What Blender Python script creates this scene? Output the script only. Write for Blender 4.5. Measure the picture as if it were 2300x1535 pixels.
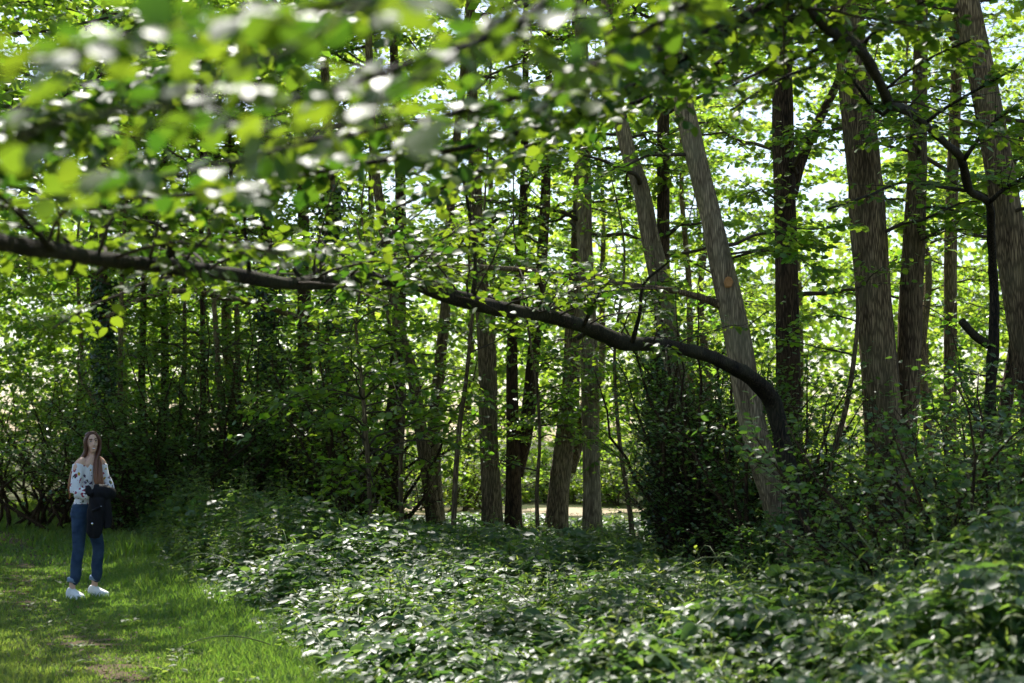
import bpy, math, random
import numpy as np
from mathutils import Vector, Matrix

# ------------------------------------------------------------------ clear
for o in list(bpy.data.objects):
    bpy.data.objects.remove(o)
SC = bpy.context.scene
COL = SC.collection
random.seed(7)

# ------------------------------------------------------------------ camera, sky, sun, exposure
F = 3194.0                       # focal length in photo pixels (2300 wide, about a 50 mm lens)
PW, PH = 2300.0, 1535.0
CAMZ = 1.60
PITCH = math.atan(218.0 / F)
cam_d = bpy.data.cameras.new('camera')
cam_d.sensor_width = 36.0
cam_d.lens = 36.0 * F / PW
cam_d.clip_start = 0.05
cam_d.clip_end = 3000.0
cam_d.dof.use_dof = True
cam_d.dof.focus_distance = 15.0
cam_d.dof.aperture_fstop = 2.2
cam_d.dof.aperture_blades = 9
cam = bpy.data.objects.new('camera', cam_d)
COL.objects.link(cam)
cam.location = (0, 0, CAMZ)
cam.rotation_euler = (math.radians(90) + PITCH, 0, 0)
SC.camera = cam

SUN_AZ = math.radians(-14.0)      # measured from straight ahead, positive to the right
SUN_EL = math.radians(54.0)
world = bpy.data.worlds.new('World')
SC.world = world
world.use_nodes = True
wn = world.node_tree
wn.nodes.clear()
sky = wn.nodes.new('ShaderNodeTexSky')
sky.sky_type = 'NISHITA'
sky.sun_disc = False
sky.sun_elevation = SUN_EL
sky.sun_rotation = SUN_AZ
sky.air_density = 1.0
sky.dust_density = 1.6
sky.ozone_density = 1.0
bg = wn.nodes.new('ShaderNodeBackground')
bg.inputs['Strength'].default_value = 0.13
wo = wn.nodes.new('ShaderNodeOutputWorld')
wn.links.new(sky.outputs[0], bg.inputs[0])
wn.links.new(bg.outputs[0], wo.inputs[0])

sun_d = bpy.data.lights.new('sun', 'SUN')
sun_d.energy = 5.0
sun_d.angle = math.radians(0.53)
sun_d.color = (1.0, 0.955, 0.88)
sun = bpy.data.objects.new('sun', sun_d)
COL.objects.link(sun)
sv = Vector((math.sin(SUN_AZ) * math.cos(SUN_EL), math.cos(SUN_AZ) * math.cos(SUN_EL), math.sin(SUN_EL)))
sun.rotation_euler = (-sv).to_track_quat('-Z', 'Y').to_euler()
sun.location = (0, 0, 40)

SC.view_settings.view_transform = 'Standard'
SC.view_settings.look = 'None'
SC.view_settings.exposure = 0.9
SC.view_settings.gamma = 1.0
SC.view_settings.use_curve_mapping = False
SC.render.engine = 'CYCLES'
cy = SC.cycles
cy.max_bounces = 6
cy.diffuse_bounces = 3
cy.glossy_bounces = 2
cy.transmission_bounces = 4
cy.transparent_max_bounces = 4
cy.sample_clamp_indirect = 6.0
cy.use_adaptive_sampling = True
cy.adaptive_threshold = 0.03
cy.use_denoising = True
try:
    cy.denoiser = 'OPENIMAGEDENOISE'
    cy.denoising_input_passes = 'RGB_ALBEDO_NORMAL'
except Exception:
    pass

# ------------------------------------------------------------------ helpers: pixels, objects
CT, ST = math.cos(PITCH), math.sin(PITCH)

def P(px, py, d):
    """point seen at photo pixel (px,py) that stands d metres ahead (world y = d)"""
    a = (px - PW / 2) / F
    b = (PH / 2 - py) / F
    dy = CT - b * ST
    dz = ST + b * CT
    return np.array([a * d / dy, d, CAMZ + dz * d / dy])

def project(p):
    q = p - np.array([0, 0, CAMZ])
    dep = q[:, 1] * CT + q[:, 2] * ST
    up = -q[:, 1] * ST + q[:, 2] * CT
    dep = np.where(dep < .05, .05, dep)
    return PW / 2 + F * q[:, 0] / dep, PH / 2 - F * up / dep, dep

def empty(name, loc, label, cat, group=None):
    o = bpy.data.objects.new(name, None)
    o.empty_display_size = 0.2
    o.location = loc
    COL.objects.link(o)
    tag(o, label, cat, group)
    return o

def tag(o, label=None, cat=None, group=None, kind=None):
    if label: o['label'] = label
    if cat: o['category'] = cat
    if group: o['group'] = group
    if kind: o['kind'] = kind
    return o

def mesh_np(name, verts, faces, smooth=False, rnd=None):
    """verts (N,3); faces: list of (M,k) int arrays"""
    me = bpy.data.meshes.new(name)
    verts = np.ascontiguousarray(verts, dtype=np.float32)
    fl = [np.asarray(f, dtype=np.int32) for f in faces if len(f)]
    me.vertices.add(len(verts))
    me.vertices.foreach_set('co', verts.ravel())
    loops = np.concatenate([f.ravel() for f in fl])
    sizes = np.concatenate([np.full(len(f), f.shape[1], dtype=np.int32) for f in fl])
    starts = np.concatenate([[0], np.cumsum(sizes)[:-1]]).astype(np.int32)
    me.loops.add(len(loops))
    me.loops.foreach_set('vertex_index', loops)
    me.polygons.add(len(sizes))
    me.polygons.foreach_set('loop_start', starts)
    me.polygons.foreach_set('loop_total', sizes)
    if smooth:
        me.polygons.foreach_set('use_smooth', np.ones(len(sizes), dtype=bool))
    if rnd is not None:
        at = me.attributes.new('rnd', 'FLOAT', 'POINT')
        at.data.foreach_set('value', np.ascontiguousarray(rnd, dtype=np.float32))
    me.update(calc_edges=True)
    return me

def link(name, me, mat, parent=None, kind=None):
    o = bpy.data.objects.new(name, me)
    if mat is not None and len(me.materials) == 0:
        me.materials.append(mat)
    COL.objects.link(o)
    if parent is not None:
        o.parent = parent
    if kind:
        o['kind'] = kind
    return o

# ------------------------------------------------------------------ materials
def newmat(name):
    m = bpy.data.materials.new(name)
    m.use_nodes = True
    nt = m.node_tree
    nt.nodes.clear()
    return m, nt, nt.nodes, nt.links

def leaf_mat(name, dark, light, t_dark, t_light, mixf=0.5, rough=0.38, spec=0.5, bump=0.0):
    m, nt, N, L = newmat(name)
    at = N.new('ShaderNodeAttribute'); at.attribute_name = 'rnd'
    def mixc(a, b):
        x = N.new('ShaderNodeMix'); x.data_type = 'RGBA'
        x.inputs[6].default_value = (*a, 1); x.inputs[7].default_value = (*b, 1)
        L.new(at.outputs['Fac'], x.inputs[0])
        return x.outputs[2]
    c = mixc(dark, light); t = mixc(t_dark, t_light)
    p = N.new('ShaderNodeBsdfPrincipled')
    L.new(c, p.inputs['Base Color'])
    p.inputs['Roughness'].default_value = rough
    p.inputs['Specular IOR Level'].default_value = spec
    tr = N.new('ShaderNodeBsdfTranslucent')
    L.new(t, tr.inputs['Color'])
    mx = N.new('ShaderNodeMixShader'); mx.inputs[0].default_value = mixf
    L.new(p.outputs[0], mx.inputs[1]); L.new(tr.outputs[0], mx.inputs[2])
    # glossy cuticle over the whole leaf: keep highlights at full strength
    if bump > 0:
        tc = N.new('ShaderNodeTexCoord')
        ns = N.new('ShaderNodeTexNoise'); ns.inputs['Scale'].default_value = 60.0
        L.new(tc.outputs['Object'], ns.inputs['Vector'])
        bp = N.new('ShaderNodeBump'); bp.inputs['Strength'].default_value = bump; bp.inputs['Distance'].default_value = 0.01
        L.new(ns.outputs['Fac'], bp.inputs['Height'])
        L.new(bp.outputs[0], p.inputs['Normal'])
    o = N.new('ShaderNodeOutputMaterial')
    L.new(mx.outputs[0], o.inputs['Surface'])
    return m

def bark_mat(name, c_dark, c_light, scale=1.0, moss=0.0, moss_col=(0.06, 0.075, 0.02)):
    m, nt, N, L = newmat(name)
    tc = N.new('ShaderNodeTexCoord')
    mp = N.new('ShaderNodeMapping'); mp.inputs['Scale'].default_value = (52 * scale, 52 * scale, 5.0 * scale)
    L.new(tc.outputs['Object'], mp.inputs['Vector'])
    n1 = N.new('ShaderNodeTexNoise'); n1.inputs['Scale'].default_value = 1.0; n1.inputs['Detail'].default_value = 6; n1.inputs['Roughness'].default_value = 0.65
    n1.inputs['Distortion'].default_value = 1.2
    L.new(mp.outputs[0], n1.inputs['Vector'])
    v = N.new('ShaderNodeTexVoronoi'); v.feature = 'DISTANCE_TO_EDGE'; v.inputs['Scale'].default_value = 1.0
    L.new(mp.outputs[0], v.inputs['Vector'])
    mr = N.new('ShaderNodeMapRange'); mr.inputs['From Min'].default_value = 0.0; mr.inputs['From Max'].default_value = 0.28
    L.new(v.outputs['Distance'], mr.inputs['Value'])
    mu = N.new('ShaderNodeMath'); mu.operation = 'MULTIPLY'
    L.new(mr.outputs[0], mu.inputs[0]); L.new(n1.outputs['Fac'], mu.inputs[1])
    rp = N.new('ShaderNodeValToRGB')
    rp.color_ramp.elements[0].position = 0.10; rp.color_ramp.elements[0].color = (*c_dark, 1)
    rp.color_ramp.elements[1].position = 0.55; rp.color_ramp.elements[1].color = (*c_light, 1)
    L.new(mu.outputs[0], rp.inputs[0])
    # broad blotches of lichen and damp bark
    n2 = N.new('ShaderNodeTexNoise'); n2.inputs['Scale'].default_value = 2.3; n2.inputs['Detail'].default_value = 4
    L.new(tc.outputs['Object'], n2.inputs['Vector'])
    r2 = N.new('ShaderNodeValToRGB')
    r2.color_ramp.elements[0].position = 0.46; r2.color_ramp.elements[0].color = (0, 0, 0, 1)
    r2.color_ramp.elements[1].position = 0.62; r2.color_ramp.elements[1].color = (1, 1, 1, 1)
    L.new(n2.outputs['Fac'], r2.inputs[0])
    fm = N.new('ShaderNodeMath'); fm.operation = 'MULTIPLY'; fm.inputs[1].default_value = moss
    L.new(r2.outputs[0], fm.inputs[0])
    mxc = N.new('ShaderNodeMix'); mxc.data_type = 'RGBA'
    # long damp and dry streaks running down the stem
    mp3 = N.new('ShaderNodeMapping'); mp3.inputs['Scale'].default_value = (9, 9, .55)
    L.new(tc.outputs['Object'], mp3.inputs['Vector'])
    n3 = N.new('ShaderNodeTexNoise'); n3.inputs['Scale'].default_value = 1.0; n3.inputs['Detail'].default_value = 3
    L.new(mp3.outputs[0], n3.inputs['Vector'])
    r3 = N.new('ShaderNodeValToRGB')
    r3.color_ramp.elements[0].position = .38; r3.color_ramp.elements[0].color = (.42, .38, .34, 1)
    r3.color_ramp.elements[1].position = .62; r3.color_ramp.elements[1].color = (1.1, 1.08, 1.0, 1)
    L.new(n3.outputs['Fac'], r3.inputs[0])
    stk = N.new('ShaderNodeMix'); stk.data_type = 'RGBA'; stk.blend_type = 'MULTIPLY'; stk.inputs[0].default_value = .8
    L.new(rp.outputs[0], stk.inputs[6]); L.new(r3.outputs[0], stk.inputs[7])
    L.new(fm.outputs[0], mxc.inputs[0]); L.new(stk.outputs[2], mxc.inputs[6]); mxc.inputs[7].default_value = (*moss_col, 1)
    p = N.new('ShaderNodeBsdfPrincipled')
    L.new(mxc.outputs[2], p.inputs['Base Color'])
    p.inputs['Roughness'].default_value = 0.9
    p.inputs['Specular IOR Level'].default_value = 0.2
    bp = N.new('ShaderNodeBump'); bp.inputs['Strength'].default_value = 0.7; bp.inputs['Distance'].default_value = 0.012
    L.new(mu.outputs[0], bp.inputs['Height']); L.new(bp.outputs[0], p.inputs['Normal'])
    o = N.new('ShaderNodeOutputMaterial'); L.new(p.outputs[0], o.inputs['Surface'])
    return m

def plain_mat(name, col, rough=0.7, spec=0.3, noise=0.0, nscale=40, metal=0.0):
    m, nt, N, L = newmat(name)
    p = N.new('ShaderNodeBsdfPrincipled')
    p.inputs['Roughness'].default_value = rough
    p.inputs['Specular IOR Level'].default_value = spec
    p.inputs['Metallic'].default_value = metal
    if noise > 0:
        tc = N.new('ShaderNodeTexCoord')
        n = N.new('ShaderNodeTexNoise'); n.inputs['Scale'].default_value = nscale; n.inputs['Detail'].default_value = 5
        L.new(tc.outputs['Object'], n.inputs['Vector'])
        mx = N.new('ShaderNodeMix'); mx.data_type = 'RGBA'
        mx.inputs[6].default_value = (*[max(0, c * (1 - noise)) for c in col], 1)
        mx.inputs[7].default_value = (*[min(1, c * (1 + noise)) for c in col], 1)
        L.new(n.outputs['Fac'], mx.inputs[0]); L.new(mx.outputs[2], p.inputs['Base Color'])
        bp = N.new('ShaderNodeBump'); bp.inputs['Strength'].default_value = 0.3; bp.inputs['Distance'].default_value = 0.004
        L.new(n.outputs['Fac'], bp.inputs['Height']); L.new(bp.outputs[0], p.inputs['Normal'])
    else:
        p.inputs['Base Color'].default_value = (*col, 1)
    o = N.new('ShaderNodeOutputMaterial'); L.new(p.outputs[0], o.inputs['Surface'])
    return m

M = {}
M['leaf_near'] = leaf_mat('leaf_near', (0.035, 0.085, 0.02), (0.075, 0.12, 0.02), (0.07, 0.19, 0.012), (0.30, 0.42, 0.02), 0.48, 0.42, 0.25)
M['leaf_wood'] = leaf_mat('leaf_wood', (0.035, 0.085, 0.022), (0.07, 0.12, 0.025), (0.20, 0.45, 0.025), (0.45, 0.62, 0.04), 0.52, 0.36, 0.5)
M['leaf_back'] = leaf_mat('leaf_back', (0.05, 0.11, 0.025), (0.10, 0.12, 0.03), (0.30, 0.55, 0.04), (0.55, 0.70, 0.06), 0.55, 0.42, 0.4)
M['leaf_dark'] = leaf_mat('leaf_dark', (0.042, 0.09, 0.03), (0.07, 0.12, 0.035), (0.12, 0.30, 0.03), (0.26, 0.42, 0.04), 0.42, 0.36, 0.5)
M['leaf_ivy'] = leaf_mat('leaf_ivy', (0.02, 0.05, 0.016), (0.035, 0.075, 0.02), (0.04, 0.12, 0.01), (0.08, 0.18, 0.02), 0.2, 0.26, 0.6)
M['leaf_bramble'] = leaf_mat('leaf_bramble', (0.040, 0.082, 0.036), (0.070, 0.115, 0.045), (0.12, 0.28, 0.04), (0.26, 0.42, 0.06), 0.40, 0.42, 0.42)
M['leaf_nettle'] = leaf_mat('leaf_nettle', (0.06, 0.105, 0.03), (0.10, 0.12, 0.035), (0.22, 0.42, 0.05), (0.42, 0.55, 0.07), 0.45, 0.5, 0.3)
M['leaf_shoot'] = leaf_mat('leaf_shoot', (0.09, 0.12, 0.02), (0.12, 0.12, 0.025), (0.40, 0.55, 0.05), (0.55, 0.65, 0.08), 0.5, 0.4, 0.4)
M['grass'] = leaf_mat('grass', (0.05, 0.10, 0.024), (0.095, 0.12, 0.035), (0.20, 0.40, 0.035), (0.40, 0.50, 0.07), 0.45, 0.42, 0.4)
M['straw'] = leaf_mat('straw', (0.22, 0.20, 0.10), (0.30, 0.27, 0.14), (0.30, 0.27, 0.12), (0.40, 0.36, 0.18), 0.4, 0.6, 0.2)
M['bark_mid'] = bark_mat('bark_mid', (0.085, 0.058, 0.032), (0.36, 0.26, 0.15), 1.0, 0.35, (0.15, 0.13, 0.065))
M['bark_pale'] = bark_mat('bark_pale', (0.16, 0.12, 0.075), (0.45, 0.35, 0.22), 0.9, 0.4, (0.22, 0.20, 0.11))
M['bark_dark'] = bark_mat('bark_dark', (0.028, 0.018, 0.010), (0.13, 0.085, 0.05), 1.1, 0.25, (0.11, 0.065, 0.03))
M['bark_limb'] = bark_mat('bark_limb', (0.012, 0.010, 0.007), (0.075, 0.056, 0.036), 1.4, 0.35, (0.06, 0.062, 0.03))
M['bark_twig'] = plain_mat('bark_twig', (0.06, 0.045, 0.03), 0.85, 0.2, 0.35, 30)
M['cane'] = plain_mat('cane', (0.10, 0.13, 0.04), 0.6, 0.3, 0.35, 20)
M['cut_wood'] = plain_mat('cut_wood', (0.45, 0.22, 0.08), 0.8, 0.2, 0.4, 60)

# ------------------------------------------------------------------ helpers: tubes
def frames(pts):
    pts = np.asarray(pts, float)
    t = np.gradient(pts, axis=0)
    t /= np.linalg.norm(t, axis=1)[:, None] + 1e-9
    ref = np.array([0.3, 0.9, 0.1]) if abs(t[0][2]) > 0.8 else np.array([0, 0, 1.0])
    a = np.zeros_like(t); b = np.zeros_like(t)
    prev = np.cross(ref, t[0]); prev /= np.linalg.norm(prev)
    for i in range(len(pts)):
        x = prev - t[i] * np.dot(prev, t[i])
        x /= np.linalg.norm(x) + 1e-9
        a[i] = x; b[i] = np.cross(t[i], x); prev = x
    return t, a, b

def resample(pts, radii, step):
    pts = np.asarray(pts, float); radii = np.asarray(radii, float)
    seg = np.linalg.norm(np.diff(pts, axis=0), axis=1)
    s = np.concatenate([[0], np.cumsum(seg)])
    # smooth with catmull-rom via cubic hermite on s
    n = max(4, int(s[-1] / step) + 1)
    u = np.linspace(0, s[-1], n)
    m = np.gradient(pts, s, axis=0)
    idx = np.clip(np.searchsorted(s, u, side='right') - 1, 0, len(s) - 2)
    h = (s[idx + 1] - s[idx]); tt = (u - s[idx]) / h
    h00 = 2 * tt**3 - 3 * tt**2 + 1; h10 = tt**3 - 2 * tt**2 + tt
    h01 = -2 * tt**3 + 3 * tt**2; h11 = tt**3 - tt**2
    q = (h00[:, None] * pts[idx] + (h10 * h)[:, None] * m[idx] + h01[:, None] * pts[idx + 1] + (h11 * h)[:, None] * m[idx + 1])
    return q, np.interp(u, s, radii)

def tube(pts, radii, ns, rng=None, rough=0.0, cap=True):
    """returns verts, [quads, caps]"""
    t, a, b = frames(pts)
    n = len(pts)
    th = np.linspace(0, 2 * math.pi, ns, endpoint=False)
    R = np.asarray(radii)[:, None] * np.ones((1, ns))
    if rough > 0 and rng is not None:
        ph = rng.uniform(0, 6.28, 6)
        z = np.arange(n)[:, None]
        k = (0.5 * np.sin(3 * th[None] + ph[0] + z * .13) + 0.4 * np.sin(5 * th[None] + ph[1] - z * .09)
             + 0.35 * np.sin(2 * th[None] + ph[2] + z * .05))
        jag = rng.normal(0, 1, (n, ns))
        jag = 0.6 * jag + 0.4 * np.roll(jag, 1, 0)
        jag = 0.5 * jag + 0.5 * np.roll(jag, -1, 0)
        R = R * (1 + rough * (0.7 * k + 0.75 * jag))
    v = pts[:, None, :] + R[:, :, None] * (np.cos(th)[None, :, None] * a[:, None, :] + np.sin(th)[None, :, None] * b[:, None, :])
    v = v.reshape(-1, 3)
    i = np.arange(n - 1)[:, None] * ns; j = np.arange(ns)[None]; j2 = (j + 1) % ns
    q = np.stack([i + j, i + j2, i + ns + j2, i + ns + j], -1).reshape(-1, 4)
    fl = [q]
    if cap:
        fl.append(np.array([np.arange(ns)[::-1]])); fl.append(np.array([(n - 1) * ns + np.arange(ns)]))
    return v, fl

def merge(parts):
    """parts: list of (verts, [faces])"""
    vs, by = [], {}
    off = 0
    for v, fl in parts:
        vs.append(v)
        for f in fl:
            if len(f):
                by.setdefault(f.shape[1], []).append(np.asarray(f) + off)
        off += len(v)
    return np.concatenate(vs), [np.concatenate(x) for x in by.values()]

def prisms(p0, p1, r0, r1):
    """many thin three-sided straight twigs at once"""
    n = len(p0)
    d = p1 - p0
    d = d / (np.linalg.norm(d, axis=1)[:, None] + 1e-9)
    ref = np.tile(np.array([0, 0, 1.0]), (n, 1))
    ref[np.abs(d[:, 2]) > .9] = (1, 0, 0)
    a = np.cross(ref, d); a /= np.linalg.norm(a, axis=1)[:, None] + 1e-9
    b = np.cross(d, a)
    vs = []
    for p, r in ((p0, r0), (p1, r1)):
        for k in range(3):
            th = k * 2.0944
            vs.append(p + (np.cos(th) * a + np.sin(th) * b) * np.asarray(r).reshape(-1, 1))
    v = np.stack(vs, 1).reshape(-1, 3)
    o = np.arange(n)[:, None] * 6
    q = np.concatenate([o + np.array([[0, 1, 4, 3]]), o + np.array([[1, 2, 5, 4]]), o + np.array([[2, 0, 3, 5]])])
    return v, [q]

# ------------------------------------------------------------------ helpers: leaves
def leaf_template(lod, shape='round'):
    def w(t):
        if shape == 'round':
            return 0.5 * np.sin(np.pi * np.clip(t, 0, 1) ** 0.85) ** 0.62
        if shape == 'oval':
            return 0.5 * np.sin(np.pi * np.clip(t, 0, 1) ** 0.8) ** 0.85
        return 0.5 * np.sin(np.pi * np.clip(t, 0, 1) ** 0.7) ** 1.1
    if lod == 2:
        v = np.array([[0, 0, 0], [.28, .42, .06], [.72, .40, .03], [1, 0, -.06], [.72, -.40, .03], [.28, -.42, .06]])
        return v, [np.array([[0, 3, 2, 1], [0, 5, 4, 3]])]
    if lod == 3:
        v = np.array([[0, 0, 0], [.45, .5, .08], [1, 0, -.05], [.45, -.5, .08]])
        return v, [np.array([[0, 2, 1], [0, 3, 2]])]
    rows = [.12, .3, .52, .74, .9] if lod == 0 else [.25, .6, .86]
    v = [[0, 0, 0]]
    for r in rows:
        ww = float(w(np.array(r)))
        z = -0.16 * r * r
        v += [[r, ww, z + .16 * ww], [r, 0, z], [r, -ww, z + .16 * ww]]
    v.append([1.0, 0, -0.18])
    tri = [[0, 2, 1], [0, 3, 2]]
    quad = []
    for k in range(len(rows) - 1):
        a = 1 + 3 * k; b = a + 3
        quad += [[a, a + 1, b + 1, b], [a + 1, a + 2, b + 2, b + 1]]
    a = 1 + 3 * (len(rows) - 1); e = len(v) - 1
    tri += [[a, a + 1, e], [a + 1, a + 2, e]]
    if lod == 0:                     # leaf stalk
        k = len(v)
        v += [[-.32, .012, .02], [-.32, -.012, .02], [0.02, .014, 0], [0.02, -.014, 0]]
        quad.append([k, k + 1, k + 3, k + 2])
    return np.array(v, float), [np.array(tri), np.array(quad)]

TEMPL = {}
def templ(lod, shape):
    if (lod, shape) not in TEMPL:
        TEMPL[(lod, shape)] = leaf_template(lod, shape)
    return TEMPL[(lod, shape)]

def ortho(d, n):
    d = d / (np.linalg.norm(d, axis=1)[:, None] + 1e-9)
    n = n - d * np.sum(d * n, 1)[:, None]
    n = n / (np.linalg.norm(n, axis=1)[:, None] + 1e-9)
    return d, n, np.cross(n, d)

class Leaves:
    """leaf positions, directions, normals, sizes, gathered twig by twig"""
    def __init__(s): s.p, s.d, s.n, s.l, s.r = [], [], [], [], []
    def add(s, p, d, n, l, r):
        s.p.append(p); s.d.append(d); s.n.append(n); s.l.append(l); s.r.append(r)
    def done(s):
        return [np.concatenate(x) for x in (s.p, s.d, s.n, s.l, s.r)]
    def count(s): return sum(len(x) for x in s.l)

def leaf_mesh(name, A, lod, shape, asp, origin):
    p, d, n, l, r = A
    d, n, sd = ortho(d, n)
    tv, tf = templ(lod, shape)
    k = len(tv)
    wl = l * asp
    V = (p[:, None, :] - origin[None, None, :]
         + (tv[None, :, 0] * l[:, None])[:, :, None] * d[:, None, :]
         + (tv[None, :, 1] * wl[:, None])[:, :, None] * sd[:, None, :]
         + (tv[None, :, 2] * l[:, None])[:, :, None] * n[:, None, :])
    off = (np.arange(len(l)) * k)[:, None, None]
    fl = [(f[None] + off).reshape(-1, f.shape[1]) for f in tf]
    return mesh_np(name, V.reshape(-1, 3), fl, smooth=(lod < 2), rnd=np.repeat(r, k))

VAR = {}
def single_leaves(A, parent, mat, shape, asp, origin, name='leaf'):
    """each leaf an object of its own, sharing one of six meshes"""
    p, d, n, l, r = A
    d, n, sd = ortho(d, n)
    for i in range(len(l)):
        q = min(5, int(r[i] * 6))
        key = (mat.name, shape, round(asp, 2), q)
        if key not in VAR:
            tv, tf = templ(0, shape)
            g = np.random.default_rng(q + 50)
            v = tv * np.array([1, asp, 1])
            v = v + g.normal(0, .012, v.shape) * np.array([1, 1, 1])
            me = mesh_np('leaf_shape', v, tf, True, np.full(len(v), (q + .5) / 6))
            me.materials.append(mat)
            VAR[key] = me
        o = bpy.data.objects.new(name, VAR[key])
        s = l[i]
        mw = Matrix(((d[i][0] * s, sd[i][0] * s, n[i][0] * s, p[i][0] - origin[0]),
                     (d[i][1] * s, sd[i][1] * s, n[i][1] * s, p[i][1] - origin[1]),
                     (d[i][2] * s, sd[i][2] * s, n[i][2] * s, p[i][2] - origin[2]),
                     (0, 0, 0, 1)))
        COL.objects.link(o)
        o.parent = parent
        o.matrix_basis = mw

def crown(parent, LV, mat, lod, shape, asp, origin, n_single=0, name='crown'):
    if LV.count() == 0:
        return
    A = LV.done()
    if n_single:
        x, y, dep = project(A[0])
        size = A[3] * F / dep
        vis = (x > 0) & (x < PW) & (y > 0) & (y < PH)
        size = np.where(vis, size, 0)
        idx = np.argsort(-size)[:n_single]
        idx = idx[size[idx] >= 10]
        single_leaves([a[idx] for a in A], parent, mat, shape, asp, origin)
        keep = np.ones(len(size), bool); keep[idx] = False
        A = [a[keep] for a in A]
        if len(A[3]) == 0: return
    me = leaf_mesh(name, A, lod, shape, asp, origin)
    link(name, me, mat, parent, kind='stuff')

def twig_leaves(LV, rng, base, tdir, tlen, nl, lsize, flat=0.35, hang=0.0, tint=(0, 1)):
    """leaves set alternately along each twig; base,tdir (T,3), tlen (T,)"""
    T = len(base)
    if T == 0: return
    s = (np.arange(nl) + 0.6)[None] / nl + rng.uniform(-.06, .06, (T, nl))
    side = np.where(np.arange(nl) % 2 == 0, 1.0, -1.0)[None] * np.ones((T, 1))
    up = np.array([0, 0, 1.0])
    lat = np.cross(np.tile(up, (T, 1)), tdir)
    lat /= np.linalg.norm(lat, axis=1)[:, None] + 1e-6
    pos = base[:, None] + tdir[:, None] * (tlen[:, None] * s)[:, :, None]
    pos[:, :, 2] -= hang * (tlen[:, None] * s) ** 2
    pos += rng.normal(0, .012, pos.shape)
    d = tdir[:, None] * .55 + lat[:, None] * side[:, :, None] * .8 + rng.normal(0, .28, (T, nl, 3))
    d[:, :, 2] -= .18
    n = np.tile(up, (T, nl, 1)) + rng.normal(0, flat, (T, nl, 3)) + 0.2 * tdir[:, None]
    l = lsize * rng.uniform(.6, 1.25, (T, nl))
    tw = rng.uniform(tint[0], tint[1], (T, 1))
    r = np.clip(tw + rng.normal(0, .16, (T, nl)), 0, 1)
    LV.add(pos.reshape(-1, 3), d.reshape(-1, 3), n.reshape(-1, 3), l.ravel(), r.ravel())

def limb_path(rng, start, az, el, L, droop, n=9, wob=.12):
    d = np.array([math.cos(el) * math.sin(az), math.cos(el) * math.cos(az), math.sin(el)])
    t = np.linspace(0, 1, n)
    p = start[None] + d[None] * (L * t)[:, None]
    p[:, 2] -= droop * L * t ** 2
    w = rng.normal(0, wob * L / n, (n, 3)); w[0] = 0
    return p + np.cumsum(w, 0) * .8

def leafy_limb(LV, rng, pts, radii, ntw, twl, nl, lsize, t0=.25, flat=.35, tint=(0, 1), ns=6, rise=.05, hang=0.0):
    """a limb with side twigs; adds leaves to LV, returns the wood as mesh parts"""
    pts = np.asarray(pts); radii = np.asarray(radii)
    v = tube(pts, radii, ns, rng, .06)
    parts = [v]
    seg = np.linalg.norm(np.diff(pts, axis=0), axis=1)
    s = np.concatenate([[0], np.cumsum(seg)]); s /= s[-1]
    t = np.sort(rng.uniform(t0, 1.0, ntw))
    base = np.stack([np.interp(t, s, pts[:, k]) for k in range(3)], 1)
    tan = np.gradient(pts, axis=0)
    tg = np.stack([np.interp(t, s, tan[:, k]) for k in range(3)], 1)
    tg /= np.linalg.norm(tg, axis=1)[:, None] + 1e-9
    up = np.array([0, 0, 1.0])
    lat = np.cross(np.tile(up, (ntw, 1)), tg)
    ln = np.linalg.norm(lat, axis=1)[:, None]
    lat = np.where(ln > .2, lat / (ln + 1e-9), rng.normal(0, 1, (ntw, 3)))
    sd = np.where(np.arange(ntw) % 2 == 0, 1.0, -1.0)[:, None]
    d = tg * rng.uniform(.3, .8, (ntw, 1)) + lat * sd * rng.uniform(.5, 1.0, (ntw, 1)) + rng.normal(0, .22, (ntw, 3))
    d[:, 2] += rise
    d /= np.linalg.norm(d, axis=1)[:, None]
    tl = twl * rng.uniform(.5, 1.3, ntw) * (1.15 - .45 * t)
    twig_leaves(LV, rng, base, d, tl, nl, lsize, flat, hang, tint)
    r0 = np.interp(t, s, radii) * .35
    r0 = np.clip(r0, .0025, .012)
    e = base + d * tl[:, None]; e[:, 2] -= hang * tl ** 2
    parts.append(prisms(base, e, r0, np.full(ntw, .0015)))
    return parts

def wood(name, parts, mat, parent, origin, smooth=True):
    v, fl = merge(parts)
    me = mesh_np(name, v - origin[None], fl, smooth)
    return link(name, me, mat, parent)

def trunk_obj(name, parent, origin, pts, radii, mat, rng, ns=20, step=.09, rough=.035, flare=True, lump=0.0):
    q, r = resample(pts, radii, step)
    if flare:
        h = np.linalg.norm(q - q[0], axis=1)
        r = r * (1 + .45 * np.exp(-h / .28))
    if lump > 0:
        k = rng.normal(0, 1, len(r)); k = (np.convolve(k, np.ones(5) / 5, 'same') * 1.6 + np.convolve(k, np.ones(13) / 13, 'same') * 1.6)
        r = r * np.clip(1 + lump * k, .8, 1.4)
        q = q + np.stack([np.convolve(rng.normal(0, 1, len(q)), np.ones(7) / 7, 'same') for _ in range(3)], 1) * (r * lump * 1.5)[:, None]
    v, fl = tube(q, r, ns, rng, rough)
    me = mesh_np(name, v - origin[None], fl, True)
    link(name, me, mat, parent)
    return q, r

def ground_h(x, y):
    return 0.03 * np.sin(x * .9 + .4) * np.cos(y * .7) + .02 * np.sin(x * 2.1 + y * 1.3)

# ================================================================== the ground
def border_x(y):
    """left edge of the bramble, which is the right edge of the grass path"""
    return np.interp(y, [0, 6.5, 9.3, 12.3, 14.8, 18, 23.8, 30, 40], [.8, -.05, -1.12, -2.08, -3.15, -4.55, -6.8, -9.4, -14.0])

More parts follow.
